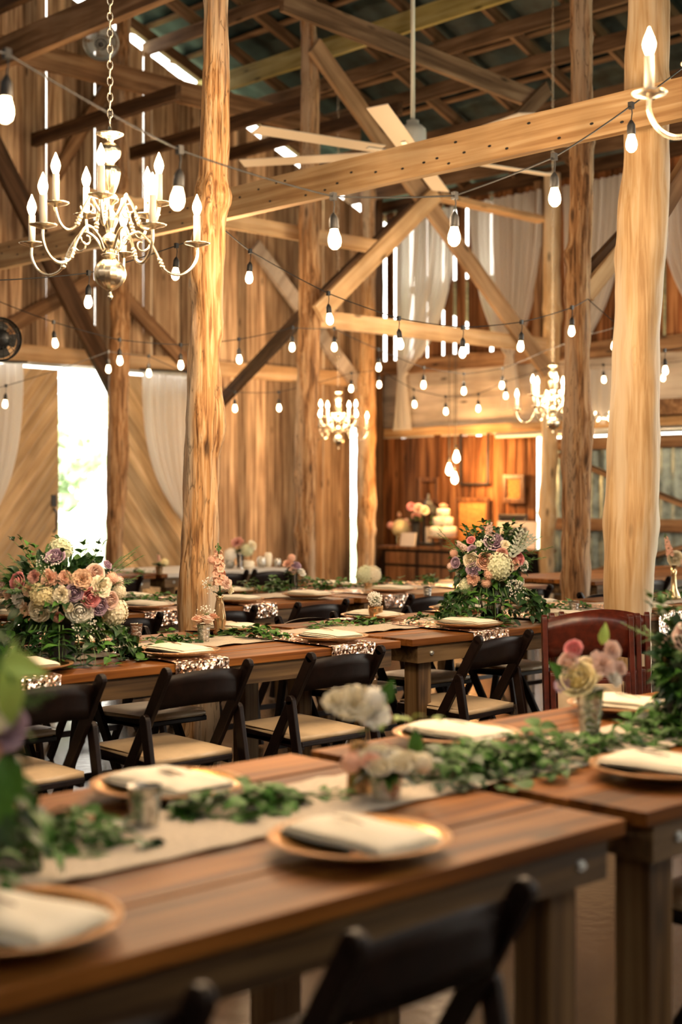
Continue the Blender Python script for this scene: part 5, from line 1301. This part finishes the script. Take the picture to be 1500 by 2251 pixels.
e = empty('framed_picture', (a.x, a.y, SH), 0, 'cream-mounted picture leaning on the sideboard at the right end', 'picture frame'); e.rotation_euler = (0, .12, .1)
Wf, Hf = .26, zt_ - SH
mb = MB(); mb.box((-.02, -Wf, 0), (0, Wf, Hf)); mb.build('mount', M['mount'], e); mb = MB(); mb.box((-.025, -Wf * .52, Hf * .22), (-.02, Wf * .52, Hf * .78)); mb.build('picture', M['photo'], e)
# lantern
a = onSB(942, .19); zt_ = onU(942, WU - .25, y=1085).z; Hh = zt_ - SH
e = empty('lantern', a, .3, 'tall grey lantern with pointed top on the sideboard, left of the cake', 'lantern')
mb = MB(); s_ = .11
for x in (-1, 1):
    for y in (-1, 1): mb.bar((x * s_, y * s_, 0), (x * s_, y * s_, Hh * .62), .02, .02)
for z_ in (.01, Hh * .62): mb.box((-s_ - .02, -s_ - .02, z_), (s_ + .02, s_ + .02, z_ + .025))
mb.build('frame', M['zinc'], e)
mb = MB(); mb.lathe([(.17, Hh * .64), (.12, Hh * .72), (.06, Hh * .80), (.05, Hh * .84), (.02, Hh * .90), (.012, Hh)], seg=4); mb.build('roof', M['zinc'], e)
mb = MB(); mb.tube([(0, 0, .03), (0, 0, .22)], .035, 14); mb.build('candle', M['candle'], e)
# cake
a = onSB(975, .38); e = empty('wedding_cake', a, 0, 'white tiered cake with a peach bloom on top, on the sideboard', 'cake')
mb = MB(); mb.lathe([(0, .10), (.19, .10), (.19, .112), (.03, .11), (.03, .02), (.11, 0), (0, 0)], seg=30); mb.build('stand', M['oak'], e, True)
zz = .112
for r_, h_ in ((.155, .12), (.115, .11), (.075, .10)):
    mb = MB(); mb.lathe([(0, zz), (r_, zz), (r_ + .003, zz + h_ * .5), (r_, zz + h_ - .008), (r_ - .01, zz + h_), (0, zz + h_)], seg=40); mb.build('tier', M['napkin'], e, True); zz += h_
flower('rose', 'peach', e, Vector((0, 0, zz + .03)), (0, 0, 1), .05)
mb = MB()
for k in range(22): t = k / 22; leaf(mb, (-.05 - .09 * (1 - t), .10 * math.sin(k * 1.3), .14 + .30 * t), (-1, R.uniform(-1, 1), R.uniform(-1, 1)), (0, 0, 1), .045, .02, 0)
mb.build('greenery', LM, e)
# flowers, jar and dark jug on the sideboard
def sposy(x, hv, blooms, label, vm):
    a = onSB(x, .46); e = cup(a, .055, hv, M[vm], 'flower_vase', label)
    for dx, dz, k, c_, r in blooms: flower(k, c_, e, Vector((0, 0, hv + dz)) + RT * dx, RT * dx * 4 - FW + Vector((0, 0, .4)), r)
    mb = MB()
    for k in range(30): q = k * 2.4; leaf(mb, (0, 0, hv), (math.cos(q), math.sin(q), R.uniform(-.1, .9)), (0, 0, 1), .10, .05, R.choice([0, 1]))
    mb.build('foliage', LM, e)
sposy(882, .16, ((0, .05, 'hyd', 'yellow', .11), (-.02, .20, 'stock', 'peach', .02), (.05, .10, 'carn', 'peach', .06), (-.12, .08, 'puff', 'dusty', .05)), 'vase with a pale yellow hydrangea and pink blooms at the left of the sideboard', 'goldglass')
sposy(915, .30, ((-.06, .16, 'carn', 'pink', .055), (.03, .14, 'rose', 'blush', .055), (.10, .12, 'rose', 'cream', .05), (0, .05, 'rose', 'dusty', .045)), 'dark jug of pink and cream roses left of the lantern', 'iron')
a = onSB(897, .56); mb = MB(); mb.box((-.012, -.13, 0), (0, .13, .16)); o = mb.build('card_sign', M['mount'], None, loc=a); o.rotation_euler = (0, .15, -.1); tag(o, 'small pale card standing at the front of the sideboard', 'card')
# ledge things at far right
mb = MB(); mb.box((-.10, -.35, 0), (.10, .35, .16)); o = mb.build('wooden_crate', M['tie_dk'], None, loc=onU(1475, WU - .15, y=930)); o.location.z = 2.24; tag(o, 'small brown wooden crate on the ledge at the right edge', 'crate')

# warm point lamps added near the strings, boosting the light of their bulbs
for x, y, d, pw_ in ((500, 640, 9.5, 60), (1010, 800, 12.5, 50), (900, 480, 5.2, 16), (330, 700, 12.0, 60), (1100, 420, 4.2, 44), (560, 380, 3.6, 40), (1400, 560, 5.2, 40), (700, 560, 6.6, 36)):
    lamp('string_fill', at(x, y, d), pw_, (1, .70, .42), .3)
